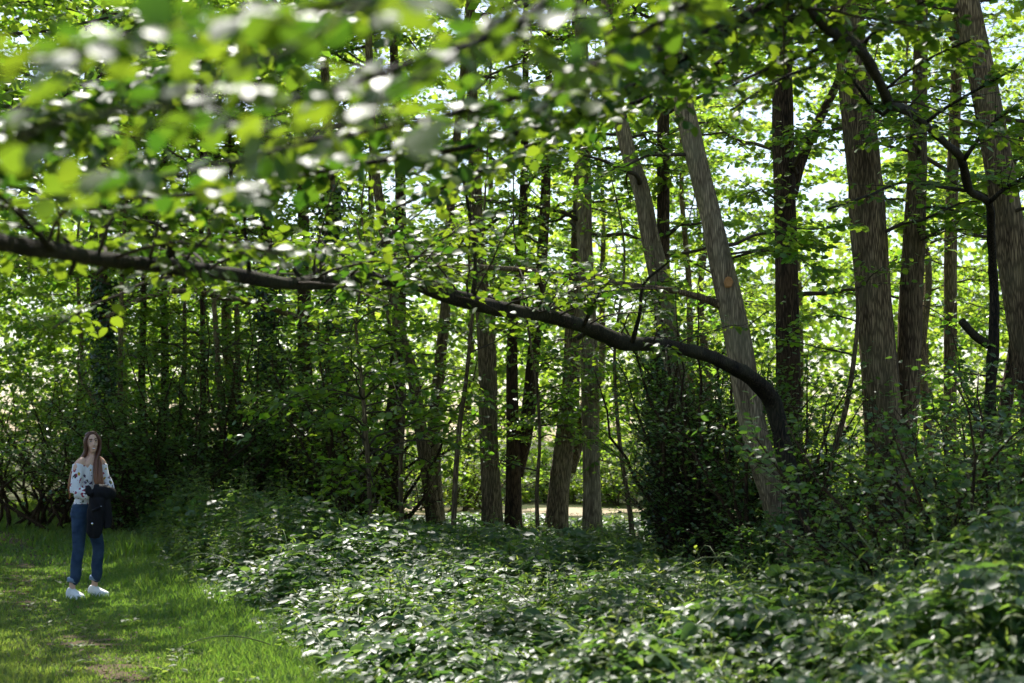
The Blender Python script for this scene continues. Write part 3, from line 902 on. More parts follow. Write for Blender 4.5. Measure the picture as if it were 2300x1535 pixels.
# the crooked dark stem whose bough zigzags towards the camera
def zigzag_tree():
    rng = np.random.default_rng(72)
    d0 = 14.0
    b = P(2218, 1000, d0); b[2] = -.05
    root = empty('tree', b, 'thin crooked dark tree whose bough zigzags up to the left, far right', 'tree')
    xs = [(2220, 1200, 32, 14), (2222, 1050, 29, 14), (2225, 900, 29, 14), (2232, 760, 29, 14), (2232, 640, 25, 14), (2226, 540, 23, 13.7), (2223, 463, 22, 13.3), (2180, 430, 22, 12.8), (2156, 352, 22, 12), (2125, 324, 23, 11.5), (2078, 281, 24, 10.8), (2035, 246, 24, 10.1),
          (2004, 238, 25, 9.7), (1984, 203, 25, 9.2), (1965, 164, 26, 8.8), (1930, 109, 28, 8.2), (1898, 86, 28, 7.8), (1863, 66, 26, 7.4), (1832, 39, 25, 7.1), (1770, -20, 24, 6.6), (1650, -90, 22, 6.0), (1450, -140, 20, 5.4)]
    W = [b] + [P(x, y, d) for (x, y, w, d) in xs]; R = [.08] + [w / 2 / F * d * .86 for (x, y, w, d) in xs]
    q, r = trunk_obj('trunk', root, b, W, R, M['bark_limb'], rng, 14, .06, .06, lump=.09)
    LV = Leaves()
    st = np.array([P(2220, 775, 14), P(2190, 755, 13.9), P(2160, 722, 13.8)])
    wood('broken_stub', [tube(*resample(st, [.05, .042, .04], .05), 10, rng, .06)], M['bark_limb'], root, b)
    shoots = [[(2004, 238, 12, 9.7), (1985, 258, 10, 9.7), (1960, 240, 9, 9.6), (1930, 200, 8, 9.4), (1895, 155, 6, 9.3)],
              [(2075, 280, 10, 10.8), (2120, 245, 8, 10.6), (2180, 210, 7, 10.4), (2260, 165, 6, 10.2)],
              [(2165, 360, 12, 12), (2200, 310, 9, 11.9), (2250, 260, 8, 11.8), (2290, 240, 6, 11.7)],
              [(2223, 455, 12, 13.2), (2255, 425, 10, 13), (2300, 400, 9, 12.9), (2350, 370, 8, 12.8)],
              [(1930, 115, 12, 8.2), (1960, 75, 10, 8.1), (2010, 40, 9, 8.0), (2080, 0, 8, 7.9)],
              [(1890, 85, 12, 7.8), (1840, 110, 10, 7.6), (1760, 140, 9, 7.3), (1680, 175, 8, 7.0), (1600, 215, 6, 6.8)],
              [(1920, 105, 10, 8.2), (1850, 140, 9, 8.0), (1760, 175, 8, 7.8), (1690, 215, 7, 7.6), (1640, 250, 5, 7.4)],
              [(1985, 205, 8, 9.2), (2040, 160, 7, 9.0), (2110, 120, 6, 8.8), (2180, 90, 5, 8.6)],
              [(2180, 430, 10, 12.8), (2110, 420, 8, 12.4), (2030, 410, 7, 12), (1950, 440, 6, 11.6), (1860, 470, 5, 11.2)],
              [(1760, -25, 14, 6.5), (1730, 5, 14, 6.3), (1617, 58, 12, 6.0), (1531, 94, 11, 5.7), (1440, 130, 9, 5.4), (1340, 180, 7, 5.1)]]
    for sh in shoots:
        pp = np.array([P(x, y, dd) for (x, y, w, dd) in sh]); rr = np.array([w / 2 / F * dd for (x, y, w, dd) in sh])
        pp, rr = resample(pp, rr, .09)
        wood('shoot', leafy_limb(LV, rng, pp, rr, 13, .38, 7, .068, t0=.2, ns=7), M['bark_limb'], root, b)
    for k in range(26):
        i = int(rng.uniform(.45, 1.0) * (len(q) - 1))
        p = limb_path(rng, q[i], rng.uniform(0, 6.28), rng.uniform(-.3, .8), rng.uniform(.5, 1.2), .25, 6)
        wood('twig', leafy_limb(LV, rng, p, np.linspace(.008, .003, 6), 7, .32, 7, .066, t0=.2, ns=5), M['bark_twig'], root, b)
    crown(root, LV, M['leaf_near'], 1, 'round', .85, b, 260)
zigzag_tree()

# saplings and thin poles
SG = 'thin saplings between the trunks'
def sapling(label, d, path, seed, low=7, leaf=.075, mat='leaf_wood', bark='bark_mid', z=(1.2, 6), top=6.0, ll=(.7, 1.5)):
    make_tree(label, d, path[0][0], path[0][1], path[1:], bark, seed, top=top, name='sapling', canopy=0, low=low, low_len=ll, low_z=z, leaf=leaf, leafmat=mat, ns=8, cat='sapling', group=SG, low_tw=9, low_nl=8)
sapling('thin pale sapling leaning right in front of the middle brown trunk', 19.0, [(1017, 12), (1024, 1060, 13), (1032, 960, 12), (1046, 860, 10), (1060, 720, 8)], 81)
sapling('thin sapling leaning left beyond the gap right of the upright tan trunk', 20.0, [(1424, 12), (1412, 1130, 11), (1396, 1030, 10), (1386, 930, 9), (1380, 820, 7)], 82)
sapling('thin dark pole leaning right against the twin-stemmed tree', 15.2, [(1845, 14), (1860, 1060, 14), (1880, 990, 13), (1900, 917, 12), (1917, 815, 11), (1925, 740, 9)], 83, low=4)
sapling('slim leaning stem between the crooked tree and the right edge', 17.0, [(2236, 34), (2246, 1050, 32), (2258, 920, 30), (2276, 790, 24), (2290, 650, 18)], 84, low=4, bark='bark_dark')
sapling('thin sapling carrying flat sprays of pale leaves in front of the ivy-dressed trunk', 18.5, [(835, 12), (828, 1060, 11), (820, 950, 11), (812, 850, 9), (800, 740, 7)], 85, low=24, leaf=.10, z=(1.0, 4.2), ll=(.9, 1.9), top=5)
sapling('thin brown sapling just left of the strongly left-leaning trunk', 21.0, [(905, 12), (900, 1050, 11), (905, 900, 10), (880, 760, 8), (860, 650, 7)], 86, low=10, leaf=.09, z=(1.2, 5))
sapling('slanting thin stem crossing behind the woman from upper left', 25.0, [(285, 10), (265, 1020, 9), (235, 950, 8), (205, 890, 7), (180, 850, 6)], 87, low=4, leaf=.07, top=3.2)
sapling('slim sapling with lit leaves right of the forked pair, left of the dark-based trunk', 20.0, [(1210, 9), (1206, 1100, 9), (1212, 1000, 8), (1205, 860, 7), (1190, 760, 6)], 88, low=9, z=(1.0, 4.5))
# ================================================================== overhanging boughs close to the camera
def overhang_tree():
    rng = np.random.default_rng(90)
    b = np.array([4.2, 3.6, -.05])
    root = empty('tree', b, 'overhanging tree whose large out-of-focus leaves hang across the top left', 'tree')
    W = [b, b + (0, .05, 1.2), b + (-.1, .1, 2.8), b + (-.3, .1, 4.5), b + (-.6, .1, 6.5)]
    trunk_obj('trunk', root, b, W, [.16, .14, .125, .10, .03], M['bark_mid'], rng, 20)
    LV = Leaves()
    boughs = [  # (px, py, width px, depth) from the trunk outwards
        ([(1700, -330, 30, 4.2), (1300, -60, 26, 3.7), (1150, 60, 22, 3.3), (900, 150, 18, 2.9), (700, 215, 15, 2.6), (450, 235, 13, 2.35), (200, 260, 10, 2.2), (30, 300, 8, 2.1)], 26, .30, 6),
        ([(1800, -200, 26, 5.2), (1500, 60, 20, 4.8), (1250, 190, 16, 4.3), (950, 270, 13, 3.8), (650, 330, 11, 3.4), (400, 390, 9, 3.1), (150, 430, 7, 2.9)], 26, .32, 7),
        ([(1500, -420, 26, 3.2), (1050, -90, 22, 2.7), (750, 10, 18, 2.4), (450, 60, 14, 2.15), (200, 110, 11, 2.0), (-20, 170, 8, 1.9)], 22, .28, 5),
        ([(1900, -150, 26, 6.6), (1600, 90, 20, 6.3), (1350, 230, 15, 6.0), (1050, 330, 12, 5.6), (800, 370, 10, 5.2), (500, 430, 9, 4.8), (250, 450, 7, 4.5)], 30, .40, 8),
        ([(1500, -300, 20, 5.5), (1000, -80, 16, 5.0), (700, 60, 13, 4.6), (420, 150, 11, 4.3), (180, 230, 9, 4.1), (-60, 320, 7, 3.9)], 32, .40, 8),
        ([(1300, -350, 20, 6.8), (850, -60, 16, 6.4), (560, 80, 13, 6.0), (300, 190, 11, 5.7), (100, 310, 9, 5.4), (-80, 400, 7, 5.2)], 34, .48, 8),
        ([(1950, -260, 20, 4.4), (1650, -60, 16, 4.0), (1480, 50, 13, 3.8), (1350, 130, 11, 3.6), (1200, 260, 8, 3.4)], 15, .3, 6),
        ([(2050, -200, 20, 7.6), (1750, 60, 15, 7.4), (1500, 200, 12, 7.2), (1250, 300, 10, 7.0), (1000, 420, 8, 6.8), (880, 470, 6, 6.7)], 26, .45, 8),
        ([(900, -330, 20, 7.8), (500, -80, 16, 7.4), (250, 90, 13, 7.1), (60, 230, 10, 6.8), (-100, 330, 8, 6.6)], 34, .5, 8),
    ]
    boughs.append(([(1250, -420, 16, 2.4), (900, -60, 14, 2.0), (650, 110, 12, 1.75), (430, 200, 10, 1.6), (250, 260, 8, 1.5)], 4, .25, 4))
    boughs.append(([(1500, -300, 16, 2.8), (1150, 30, 14, 2.4), (900, 200, 12, 2.1), (700, 310, 10, 1.9), (520, 380, 8, 1.75)], 4, .25, 4))
    for (pa, nt, twl, nl) in boughs:
        pp = [P(x, y, dd) for (x, y, w, dd) in pa]; rr = [w / 2 / F * dd for (x, y, w, dd) in pa]
        # root the bough on the trunk
        z0 = min(6.2, max(2.5, pp[0][2] + .5))
        k = np.interp(z0, [w[2] for w in W], range(len(W))); i = int(min(k, len(W) - 2)); f = k - i
        pp = [W[i] * (1 - f) + W[i + 1] * f] + pp; rr = [rr[0] * 1.5] + rr
        pp, rr = resample(np.array(pp), np.array(rr), .1)
        wood('bough', leafy_limb(LV, rng, pp, rr, int(nt * (3.0 if pa[-1][3] < 3.5 else 6.0)), twl, nl, .066, t0=.25, ns=8, flat=.4, rise=-.02), M['bark_limb'], root, b)
    crown(root, LV, M['leaf_near'], 1, 'round', .86, b, 300)
overhang_tree()

# ================================================================== bramble thicket
def bramble():
    rng = np.random.default_rng(101)
    b = np.array([2.0, 9.0, 0.0])
    root = empty('bramble_thicket', b, 'low bramble thicket of dark leaves, some glinting white, filling the bottom right', 'bramble')
    def top(x, y):
        e = np.clip((x - border_x(y)) / .8, 0, 1)
        h = .66 + .20 * np.sin(x * 1.3 + y * .5) + .12 * np.sin(x * 2.9 - y * 1.7) + .08 * np.sin(x * 5.1 + y * 3.3)
        h = h + .10 * np.exp(-((x - 3.4) / .9) ** 2 - ((y - 8.0) / 1.2) ** 2)
        h = h * np.interp(y, [0, 9, 14, 20, 30], [1.0, .92, .55, .42, .4]) * (1 + .28 * np.sin(x * .8 + 2.0 * np.sin(y * .45)))
        h = h * (1 - .55 * np.exp(-((x - 2.9) / 1.6) ** 2 - ((y - 12.6) / 2.4) ** 2))
        bank = np.exp(-((x - border_x(y) - 1.3) / 1.1) ** 2) * np.clip((y - 12) / 4, 0, 1)
        h = h + .62 * bank * (1 + .3 * np.sin(x * 3 + y * 2))
        return np.maximum(.08, h * (0.15 + .85 * e ** .7))
    def clumps(n, y0, y1, wmax):
        y = y0 + (y1 - y0) * rng.random(n)
        xl = border_x(y) - .1
        xr = np.minimum(y * .38 + .6, wmax(y))
        x = xl + (xr - xl) * rng.random(n)
        return x, y
    LV = {0: Leaves(), 1: Leaves()}
    def leaves_at(LVk, x, y, size, nlf, zf):
        n = len(x)
        z = ground_h(x, y) + top(x, y) * zf
        c = np.stack([x, y, z], 1)
        az0 = rng.uniform(0, 6.28, n)
        tilt = rng.normal(0, .36, (n, 3)); nrm = np.array([0, -.12, 1.0])[None] + tilt
        tw = rng.random(n)
        age = rng.uniform(.5, 1.25, n)
        for k in range(nlf):
            a = az0 + (k - (nlf - 1) / 2) * (1.25 if nlf == 3 else .95) + rng.normal(0, .12, n)
            d = np.stack([np.cos(a), np.sin(a), -.18 + rng.normal(0, .15, n)], 1)
            l = size * age * rng.uniform(.85, 1.15, n) * (1.15 if k == nlf // 2 else .9)
            LVk.add(c + d * .012, d, nrm + rng.normal(0, .12, (n, 3)), l, np.clip(tw + rng.normal(0, .1, n), 0, 1))
    far_lim = lambda y: np.interp(y, [0, 13, 16, 20, 24, 28], [9, 9, 7.0, 4.5, 2.0, -1.0])
    zz = lambda n: 1 - np.abs(rng.normal(0, .30, n)).clip(0, .95)
    x, y = clumps(7500, 4.0, 9.0, far_lim); leaves_at(LV[0], x, y, .098, 3, zz(len(x)))
    x, y = clumps(3500, 4.5, 9.5, far_lim); leaves_at(LV[0], x, y, .082, 5, zz(len(x)))
    x, y = clumps(13000, 9.0, 15.0, far_lim); leaves_at(LV[1], x, y, .098, 3, zz(len(x)))
    x, y = clumps(10000, 15.0, 27.0, far_lim); leaves_at(LV[1], x, y, .115, 3, zz(len(x)))
    crown(root, LV[0], M['leaf_bramble'], 1, 'oval', .66, b, 300, name='foliage')
    crown(root, LV[1], M['leaf_bramble'], 2, 'oval', .70, b, 0, name='foliage')
    # fine grass and cleavers threaded through the bramble (cleavers, grass)
    x, y = clumps(9000, 5, 20, far_lim)
    n = len(x); z = ground_h(x, y) + top(x, y) * rng.uniform(.4, 1.12, n)
    az = rng.uniform(0, 6.28, n)
    d = np.stack([np.cos(az), np.sin(az), rng.uniform(.2, 1.2, n)], 1)
    LW = Leaves(); LW.add(np.stack([x, y, z], 1), d, rng.normal(0, 1, (n, 3)), rng.uniform(.05, .11, n), rng.random(n))
    crown(root, LW, M['grass'], 3, 'oval', .16, b, name='weed_stems')
    # nettles and other fresh upright weeds standing out of the bramble
    LN = Leaves()
    x, y = clumps(1900, 5.5, 24, far_lim)
    yb = rng.uniform(12.5, 24, 500); x = np.concatenate([x, border_x(yb) + np.abs(rng.normal(.9, .8, 500))]); y = np.concatenate([y, yb])
    sel = (np.sin(x * 1.1 + 1.3 * np.sin(y * .6)) + .6 * np.sin(y * 1.2 - x * .5) + rng.normal(0, .5, len(x))) > -.1
    x, y = x[sel], y[sel]
    n = len(x); hh = top(x, y) * rng.uniform(.9, 1.25, n) + rng.uniform(.0, .22, n)
    lx, ly = rng.normal(0, .09, n), rng.normal(0, .09, n)
    g = ground_h(x, y)
    p0 = np.stack([x, y, g], 1); p1 = np.stack([x + lx, y + ly, g + hh], 1)
    v, fl = prisms(p0, p1, np.full(n, .0035), np.full(n, .0015))
    link('weed_stems', mesh_np('weed_stems', v - b[None], fl, False), M['cane'], root, kind='stuff')
    for k in range(7):
        s = 1 - .085 * k
        c = p0 * (1 - s) + p1 * s
        for side in (0, math.pi):
            az = k * 1.57 + side + rng.normal(0, .3, n)
            dd = np.stack([np.cos(az), np.sin(az), rng.normal(-.15, .25, n)], 1)
            LN.add(c, dd, np.array([[0, 0, 1.0]]) + rng.normal(0, .3, (n, 3)), (.03 + .011 * k) * rng.uniform(.75, 1.3, n), rng.random(n))
    crown(root, LN, M['leaf_nettle'], 1, 'pointed', .5, b, name='foliage')
    # arching canes
    for k in range(46):
        x, y = clumps(1, 5.0, 16.0, far_lim); x = x[0]; y = y[0]
        h = float(top(np.array(x), np.array(y)))
        az = rng.uniform(0, 6.28); L = rng.uniform(.6, 1.4)
        t = np.linspace(0, 1, 9)
        p = np.stack([x + np.cos(az) * L * t, y + np.sin(az) * L * t, ground_h(x, y) + (h + .12) * np.sin(t * 2.3) / .95 + .0 * t], 1)
        wood('cane', [tube(p, np.linspace(.006, .003, 9), 5)], M['cane'], root, b)
    # pale upright shoots with fresh leaves
    spots = [(950, 1395, 7.2), (1380, 1365, 7.0), (1560, 1230, 9.5), (1800, 1245, 10), (2110, 1290, 7.8), (1860, 1340, 7.2), (870, 1260, 11), (1130, 1220, 14), (1480, 1250, 9.6), (700, 1180, 18),
             (610, 1210, 18), (690, 1240, 15), (1060, 1300, 10), (2030, 1400, 6.2), (1680, 1450, 5.6), (1250, 1470, 5.4), (2220, 1420, 6.3), (760, 1330, 11), (1290, 1280, 10.5), (560, 1150, 20)]
    for (px, py, d) in spots:
        tip = P(px, py, d)
        tip[2] = max(tip[2], .35)
        h = .32 + .25 * rng.random()
        p0 = tip + np.array([rng.normal(0, .1), rng.normal(0, .1), -h])
        t = np.linspace(0, 1, 6)[:, None]
        p = p0 * (1 - t) + tip * t + np.array([.05, 0, 0]) * np.sin(t * 3.14)
        sh = wood('shoot', [tube(p, np.linspace(.005, .002, 6), 5)], M['cane'], root, b)
        LS = Leaves()
        n = 15
        s = rng.uniform(.3, 1, n); a = rng.uniform(0, 6.28, n)
        pos = p0[None] * (1 - s[:, None]) + tip[None] * s[:, None]
        dd = np.stack([np.cos(a), np.sin(a), .2 + .8 * s], 1)
        LS.add(pos, dd, np.array([[0, 0, 1.0]]) + rng.normal(0, .3, (n, 3)), .055 * (1.3 - .7 * s) * rng.uniform(.7, 1.3, n), rng.random(n))
        A = LS.done()
        o = link('shoot_leaves', leaf_mesh('shoot_leaves', A, 1, 'oval', .55, b), M['leaf_shoot'], root)
        o.parent = sh
        o['kind'] = 'stuff'
bramble()

def seed_grass(label, px, py, d, seed):
    rng = np.random.default_rng(seed)
    tip = P(px, py, d); b = tip.copy(); b[2] = 0.0; b[0] -= .08
    root = empty('seeding_grass', b, label, 'grass plant', 'tall seeding grasses at the bramble edge')
    for k in range(4):
        e = tip + np.array([rng.normal(0, .09), rng.normal(0, .09), -abs(rng.normal(0, .14))]) if k else tip
        t = np.linspace(0, 1, 8)[:, None]
        p = b[None] * (1 - t) + e[None] * t + np.array([.06 * rng.normal(), 0, 0])[None] * np.sin(t * 3.1)
        wood('stalk', [tube(p, np.linspace(.003, .0015, 8), 4)], M['straw'], root, b)
        LS = Leaves(); n = 46
        s = rng.uniform(.78, 1.0, n); q = np.stack([np.interp(s, t[:, 0], p[:, j]) for j in range(3)], 1)
        q += rng.normal(0, .011, (n, 3))
        dd = np.array([[0, 0, 1.0]]) + rng.normal(0, .55, (n, 3))
        LS.add(q, dd, rng.normal(0, 1, (n, 3)), rng.uniform(.014, .026, n), rng.random(n))
        link('seed_head', leaf_mesh('seed_head', LS.done(), 3, 'oval', .5, b), M['straw'], root, kind='stuff')
seed_grass('tall pale seeding grass, topmost at the bramble edge', 575, 1105, 19.0, 1)
seed_grass('pale seeding grass right of the topmost one', 592, 1135, 18.0, 2)
seed_grass('short pale seeding grass below the other two', 548, 1150, 17.5, 3)

# ================================================================== shrubs
def shrub(label, px, d, spread, height, nst, leaf, mat, seed, dens=1.0, low=.05, lod=2, tint=(0, 1), depth=None, el=(.5, 1.45), bark='bark_dark', nl=9, shape='round', asp=.75, singles=0):
    rng = np.random.default_rng(seed)
    b = P(px, 1000, d); b[2] = float(ground_h(b[0], b[1]))
    root = empty('shrub', b, label, 'shrub')
    LV = Leaves()
    depth = depth or spread
    for k in range(nst):
        st = b + np.array([rng.uniform(-.35, .35) * spread, rng.uniform(-.35, .35) * depth, -.03])
        e = rng.uniform(*el)
        L = height * rng.uniform(.6, 1.05) / max(.55, math.sin(e)) * .92
        L = height * rng.uniform(.75, 1.3)
        p = limb_path(rng, st, rng.uniform(0, 6.28), e, L, rng.uniform(.02, .2), 10, .22)
        parts = leafy_limb(LV, rng, p, np.linspace(.012 + .008 * height, .004, 10), int(22 * dens), min(.9, .30 * height), nl, leaf, t0=low, flat=.5, tint=tint)
        wood('stem', parts, M[bark], root, b)
    crown(root, LV, M[mat], lod, shape, asp, b, singles, name='foliage')
shrub('wispy backlit shrub with many arching dark stems at the far left edge', 60, 25.0, 2.6, 3.0, 26, .06, 'leaf_wood', 201, 1.0, low=.25)
shrub('second arching backlit shrub just left of the woman', 140, 28.0, 2.4, 3.2, 24, .065, 'leaf_wood', 202, 1.0, low=.2)
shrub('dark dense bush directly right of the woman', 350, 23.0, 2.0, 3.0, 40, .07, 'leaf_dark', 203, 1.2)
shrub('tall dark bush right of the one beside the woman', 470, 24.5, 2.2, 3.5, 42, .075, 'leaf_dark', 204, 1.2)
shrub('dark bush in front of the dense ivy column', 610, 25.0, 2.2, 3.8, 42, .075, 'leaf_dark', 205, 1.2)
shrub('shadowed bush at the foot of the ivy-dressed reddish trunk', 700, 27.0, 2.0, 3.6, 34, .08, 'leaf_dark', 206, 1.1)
shrub('mid-green bush with layered sprays behind the flat-sprayed sapling', 850, 23.0, 1.8, 3.4, 22, .085, 'leaf_wood', 207, .9)
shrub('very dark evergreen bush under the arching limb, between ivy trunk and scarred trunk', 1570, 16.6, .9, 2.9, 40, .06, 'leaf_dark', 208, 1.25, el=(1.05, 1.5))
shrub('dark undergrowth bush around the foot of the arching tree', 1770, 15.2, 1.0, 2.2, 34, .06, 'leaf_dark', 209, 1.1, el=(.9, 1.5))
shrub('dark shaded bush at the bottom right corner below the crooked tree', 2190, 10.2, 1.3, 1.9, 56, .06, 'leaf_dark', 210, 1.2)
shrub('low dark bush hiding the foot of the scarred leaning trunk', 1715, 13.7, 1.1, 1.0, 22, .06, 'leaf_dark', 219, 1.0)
shrub('bush behind the twin-stemmed tree to its right, half sunlit', 2110, 18.0, 1.9, 2.2, 26, .065, 'leaf_wood', 211, 1.0)
shrub('twiggy bush in the gap left of the twin-stemmed tree', 1870, 17.8, 1.2, 1.9, 20, .06, 'leaf_wood', 212, .9)
shrub('dark bush at the right edge beneath the big leaning trunk', 2290, 13.4, 1.5, 2.2, 28, .065, 'leaf_dark', 213, 1.1)

# ================================================================== sunlit trees beyond the row
def back_tree(label, x, y, h, spread, seed, nl=26, trunk_r=.16, mat='leaf_back', leaf=.16, low=.08, tint=(0, 1), tw=30, bark='bark_mid'):
    rng = np.random.default_rng(seed)
    b = np.array([x, y, -.03])
    root = empty('tree', b, label, 'tree', 'sunlit trees beyond the path-side row')
    n = 8
    t = np.linspace(0, 1, n)
    W = np.stack([x + np.cumsum(rng.normal(0, .10, n)), y + np.cumsum(rng.normal(0, .10, n)), -.03 + h * t], 1)
    W[0] = b
    q, r = trunk_obj('trunk', root, b, W, trunk_r * (1.03 - t) ** .8, M[bark], rng, 10, .3)
    LV = Leaves()
    for k in range(nl):
        u = low + (1 - low) * (k + rng.random()) / nl
        i = int(u * (len(q) - 1))
        L = spread * rng.uniform(.6, 1.1) * (1.0 - .55 * abs(u - .45))
        p = limb_path(rng, q[i], k * 2.4 + rng.uniform(-.6, .6), rng.uniform(-.05, .6), L, rng.uniform(.1, .4), 7, .2)
        parts = leafy_limb(LV, rng, p, np.linspace(max(.012, r[i] * .3), .004, 7), tw, 1.0, 9, leaf, t0=.08, flat=.8, tint=tint, ns=5)
        wood('limb', parts, M['bark_twig'], root, b)
    crown(root, LV, M[mat], 3, 'round', .85, b)
BT = [(-13, 33, 13, 4.4, 'leaf_wood', 'farthest left tree behind the arching backlit shrubs'), (-9.6, 34, 15, 4.4, 'leaf_wood', 'tall leafy tree above the woman, beyond the slender trunks'),
      (-6.4, 33, 14, 4.2, 'leaf_wood', 'leafy tree filling the gap above the dense ivy column'), (-3.4, 36, 15, 4.4, 'leaf_back', 'bright tree behind the ivy-dressed reddish trunk'),
      (-.4, 37, 14, 4.0, 'leaf_back', 'sunlit tree seen between the middle trunk and the tan trunk'), (2.4, 40, 14, 4.2, 'leaf_back', 'yellow-green sunlit tree behind the upright tan trunk'),
      (5.2, 37, 12, 3.8, 'leaf_back', 'sunlit tree in the gap right of the grey leaning trunk'), (8.2, 41, 14, 4.2, 'leaf_back', 'bright tree behind the dark straight trunk'),
      (10.8, 37, 12, 4.0, 'leaf_back', 'sunlit tree between the twin-stemmed tree and the slim straight trunk'), (14.2, 40, 14, 4.6, 'leaf_back', 'bright tree beyond the crooked tree at the far right'),
      (-17, 40, 16, 5.0, 'leaf_wood', 'distant tall tree at the left edge'), (6.5, 50, 15, 5.0, 'leaf_back', 'distant bright tree behind the scarred leaning trunk'),
      (-1.5, 48, 17, 5.2, 'leaf_back', 'distant tall tree behind the left-leaning slim trunk'), (-8, 46, 18, 5.4, 'leaf_wood', 'distant tall tree over the dark bushes left of centre'),
      (17.5, 48, 14, 4.8, 'leaf_back', 'distant bright tree at the right edge'), (-12, 44, 17, 5.2, 'leaf_wood', 'distant tree in the upper left behind the slender trunks')]
for i, t in enumerate(BT):
    s = 1.0 if t[0] < -4.5 or t[1] > 45 else 1.27
    back_tree(t[5], t[0] * s, t[1] * s, t[2] * s * .95, t[3] * s, 300 + i, mat=t[4], low=.03, nl=30 if t[0] < -2 else 24, leaf=.16 * s)
for i, (x, y, h, sp, lb) in enumerate([(3.4, 27.5, 11, 3.4, 'half-shaded leafy tree behind the grey leaning trunk, before the clearing'), (7.4, 25.5, 11, 3.4, 'leafy tree just behind the dark straight trunk, before the clearing'),
        (10.4, 27.5, 11, 3.4, 'leafy tree behind the slim straight trunk at the right, before the clearing')]):
    back_tree(lb, x, y, h, sp, 360 + i, mat='leaf_back', leaf=.11, low=.36, nl=20, trunk_r=.09)
# trees on the other side of the path, trunks left of the picture, boughs reaching over the grass
for i, (x, y, h, sp, lb) in enumerate([(-8.8, 22.0, 13, 4.4, 'tree left of the path whose boughs reach in at the left edge, nearest'), (-11.5, 28.0, 14, 4.4, 'tree left of the path behind the woman, boughs over the far grass'),
                                       (-6.9, 16.8, 12, 5.4, 'tree beside the path near the woman, boughs overhead left of her')]):
    back_tree(lb, x, y, h, sp, 340 + i, mat='leaf_wood', leaf=.15, low=.40, nl=26)
for i, (x, y, h, sp, lb) in enumerate([(-9.4, 30.5, 8, 2.6, 'small leafy tree directly behind the woman, in front of the tall wood'), (-12.6, 31.5, 8, 2.8, 'small leafy tree behind the wispy backlit shrub at the left edge'), (-7.0, 29.5, 8, 2.4, 'small leafy tree behind the slender trunks right of the woman'), (-4.6, 31.5, 9, 2.6, 'small leafy tree right of the dense ivy column')]):
    back_tree(lb, x, y, h, sp, 380 + i, mat='leaf_wood', leaf=.11, low=.05, nl=26, trunk_r=.07)
# sunlit bushes in the clearing
for i, (px, d, sp, hh, lb) in enumerate([(1010, 31, 3.0, 2.4, 'sunlit bush low in the gap left of the middle brown trunk'), (1210, 36, 3.0, 1.3, 'bright low bush in the clearing between forked and dark-based trunks'),
        (1420, 35, 3.0, 1.8, 'bright bush in the clearing right of the upright tan trunk'), (1640, 33, 3.2, 3.0, 'sunlit bush seen behind the dark evergreen bush'), (1860, 32, 3.0, 2.8, 'sunlit bush in the gap left of the broad twin trunk'),
        (2090, 33, 3.2, 3.0, 'sunlit bush in the gap right of the broad twin trunk'), (2260, 30, 3.0, 2.6, 'sunlit bush behind the crooked tree')]):
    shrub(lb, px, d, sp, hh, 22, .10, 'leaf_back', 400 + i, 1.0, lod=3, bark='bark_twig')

# ================================================================== far wood that closes the horizon
def far_wood():
    rng = np.random.default_rng(500)
    n = 46000
    ang = rng.uniform(-.75, .75, n)
    c = rng.integers(0, 70, n)
    ca = np.linspace(-.78, .78, 70)[c] + rng.normal(0, .012, n)
    cr = 66 + 14 * ((c * 37) % 11) / 11.0
    ch = 10 + 7 * ((c * 53) % 13) / 13.0
    ph = rng.normal(0, 1, (n, 3)); ph /= np.linalg.norm(ph, axis=1)[:, None]
    rad = rng.random(n) ** .4
    x = np.sin(ca) * cr + ph[:, 0] * rad * 3.6
    y = np.cos(ca) * cr + ph[:, 1] * rad * 3.6
    z = ch * .5 + ph[:, 2] * rad * ch * .52
    z = np.maximum(z, rng.uniform(.1, 1.5, n))
    LV = Leaves()
    LV.add(np.stack([x, y, z], 1), rng.normal(0, 1, (n, 3)), np.array([[0, 0, 1.0]]) + rng.normal(0, .7, (n, 3)), rng.uniform(.3, .55, n), rng.random(n))
    o = link('far_woodland', leaf_mesh('far_woodland', LV.done(), 3, 'round', .85, np.zeros(3)), M['leaf_back'])
    tag(o, 'far-off wood closing the view beyond the sunlit clearing', 'woodland', kind='stuff')
far_wood()
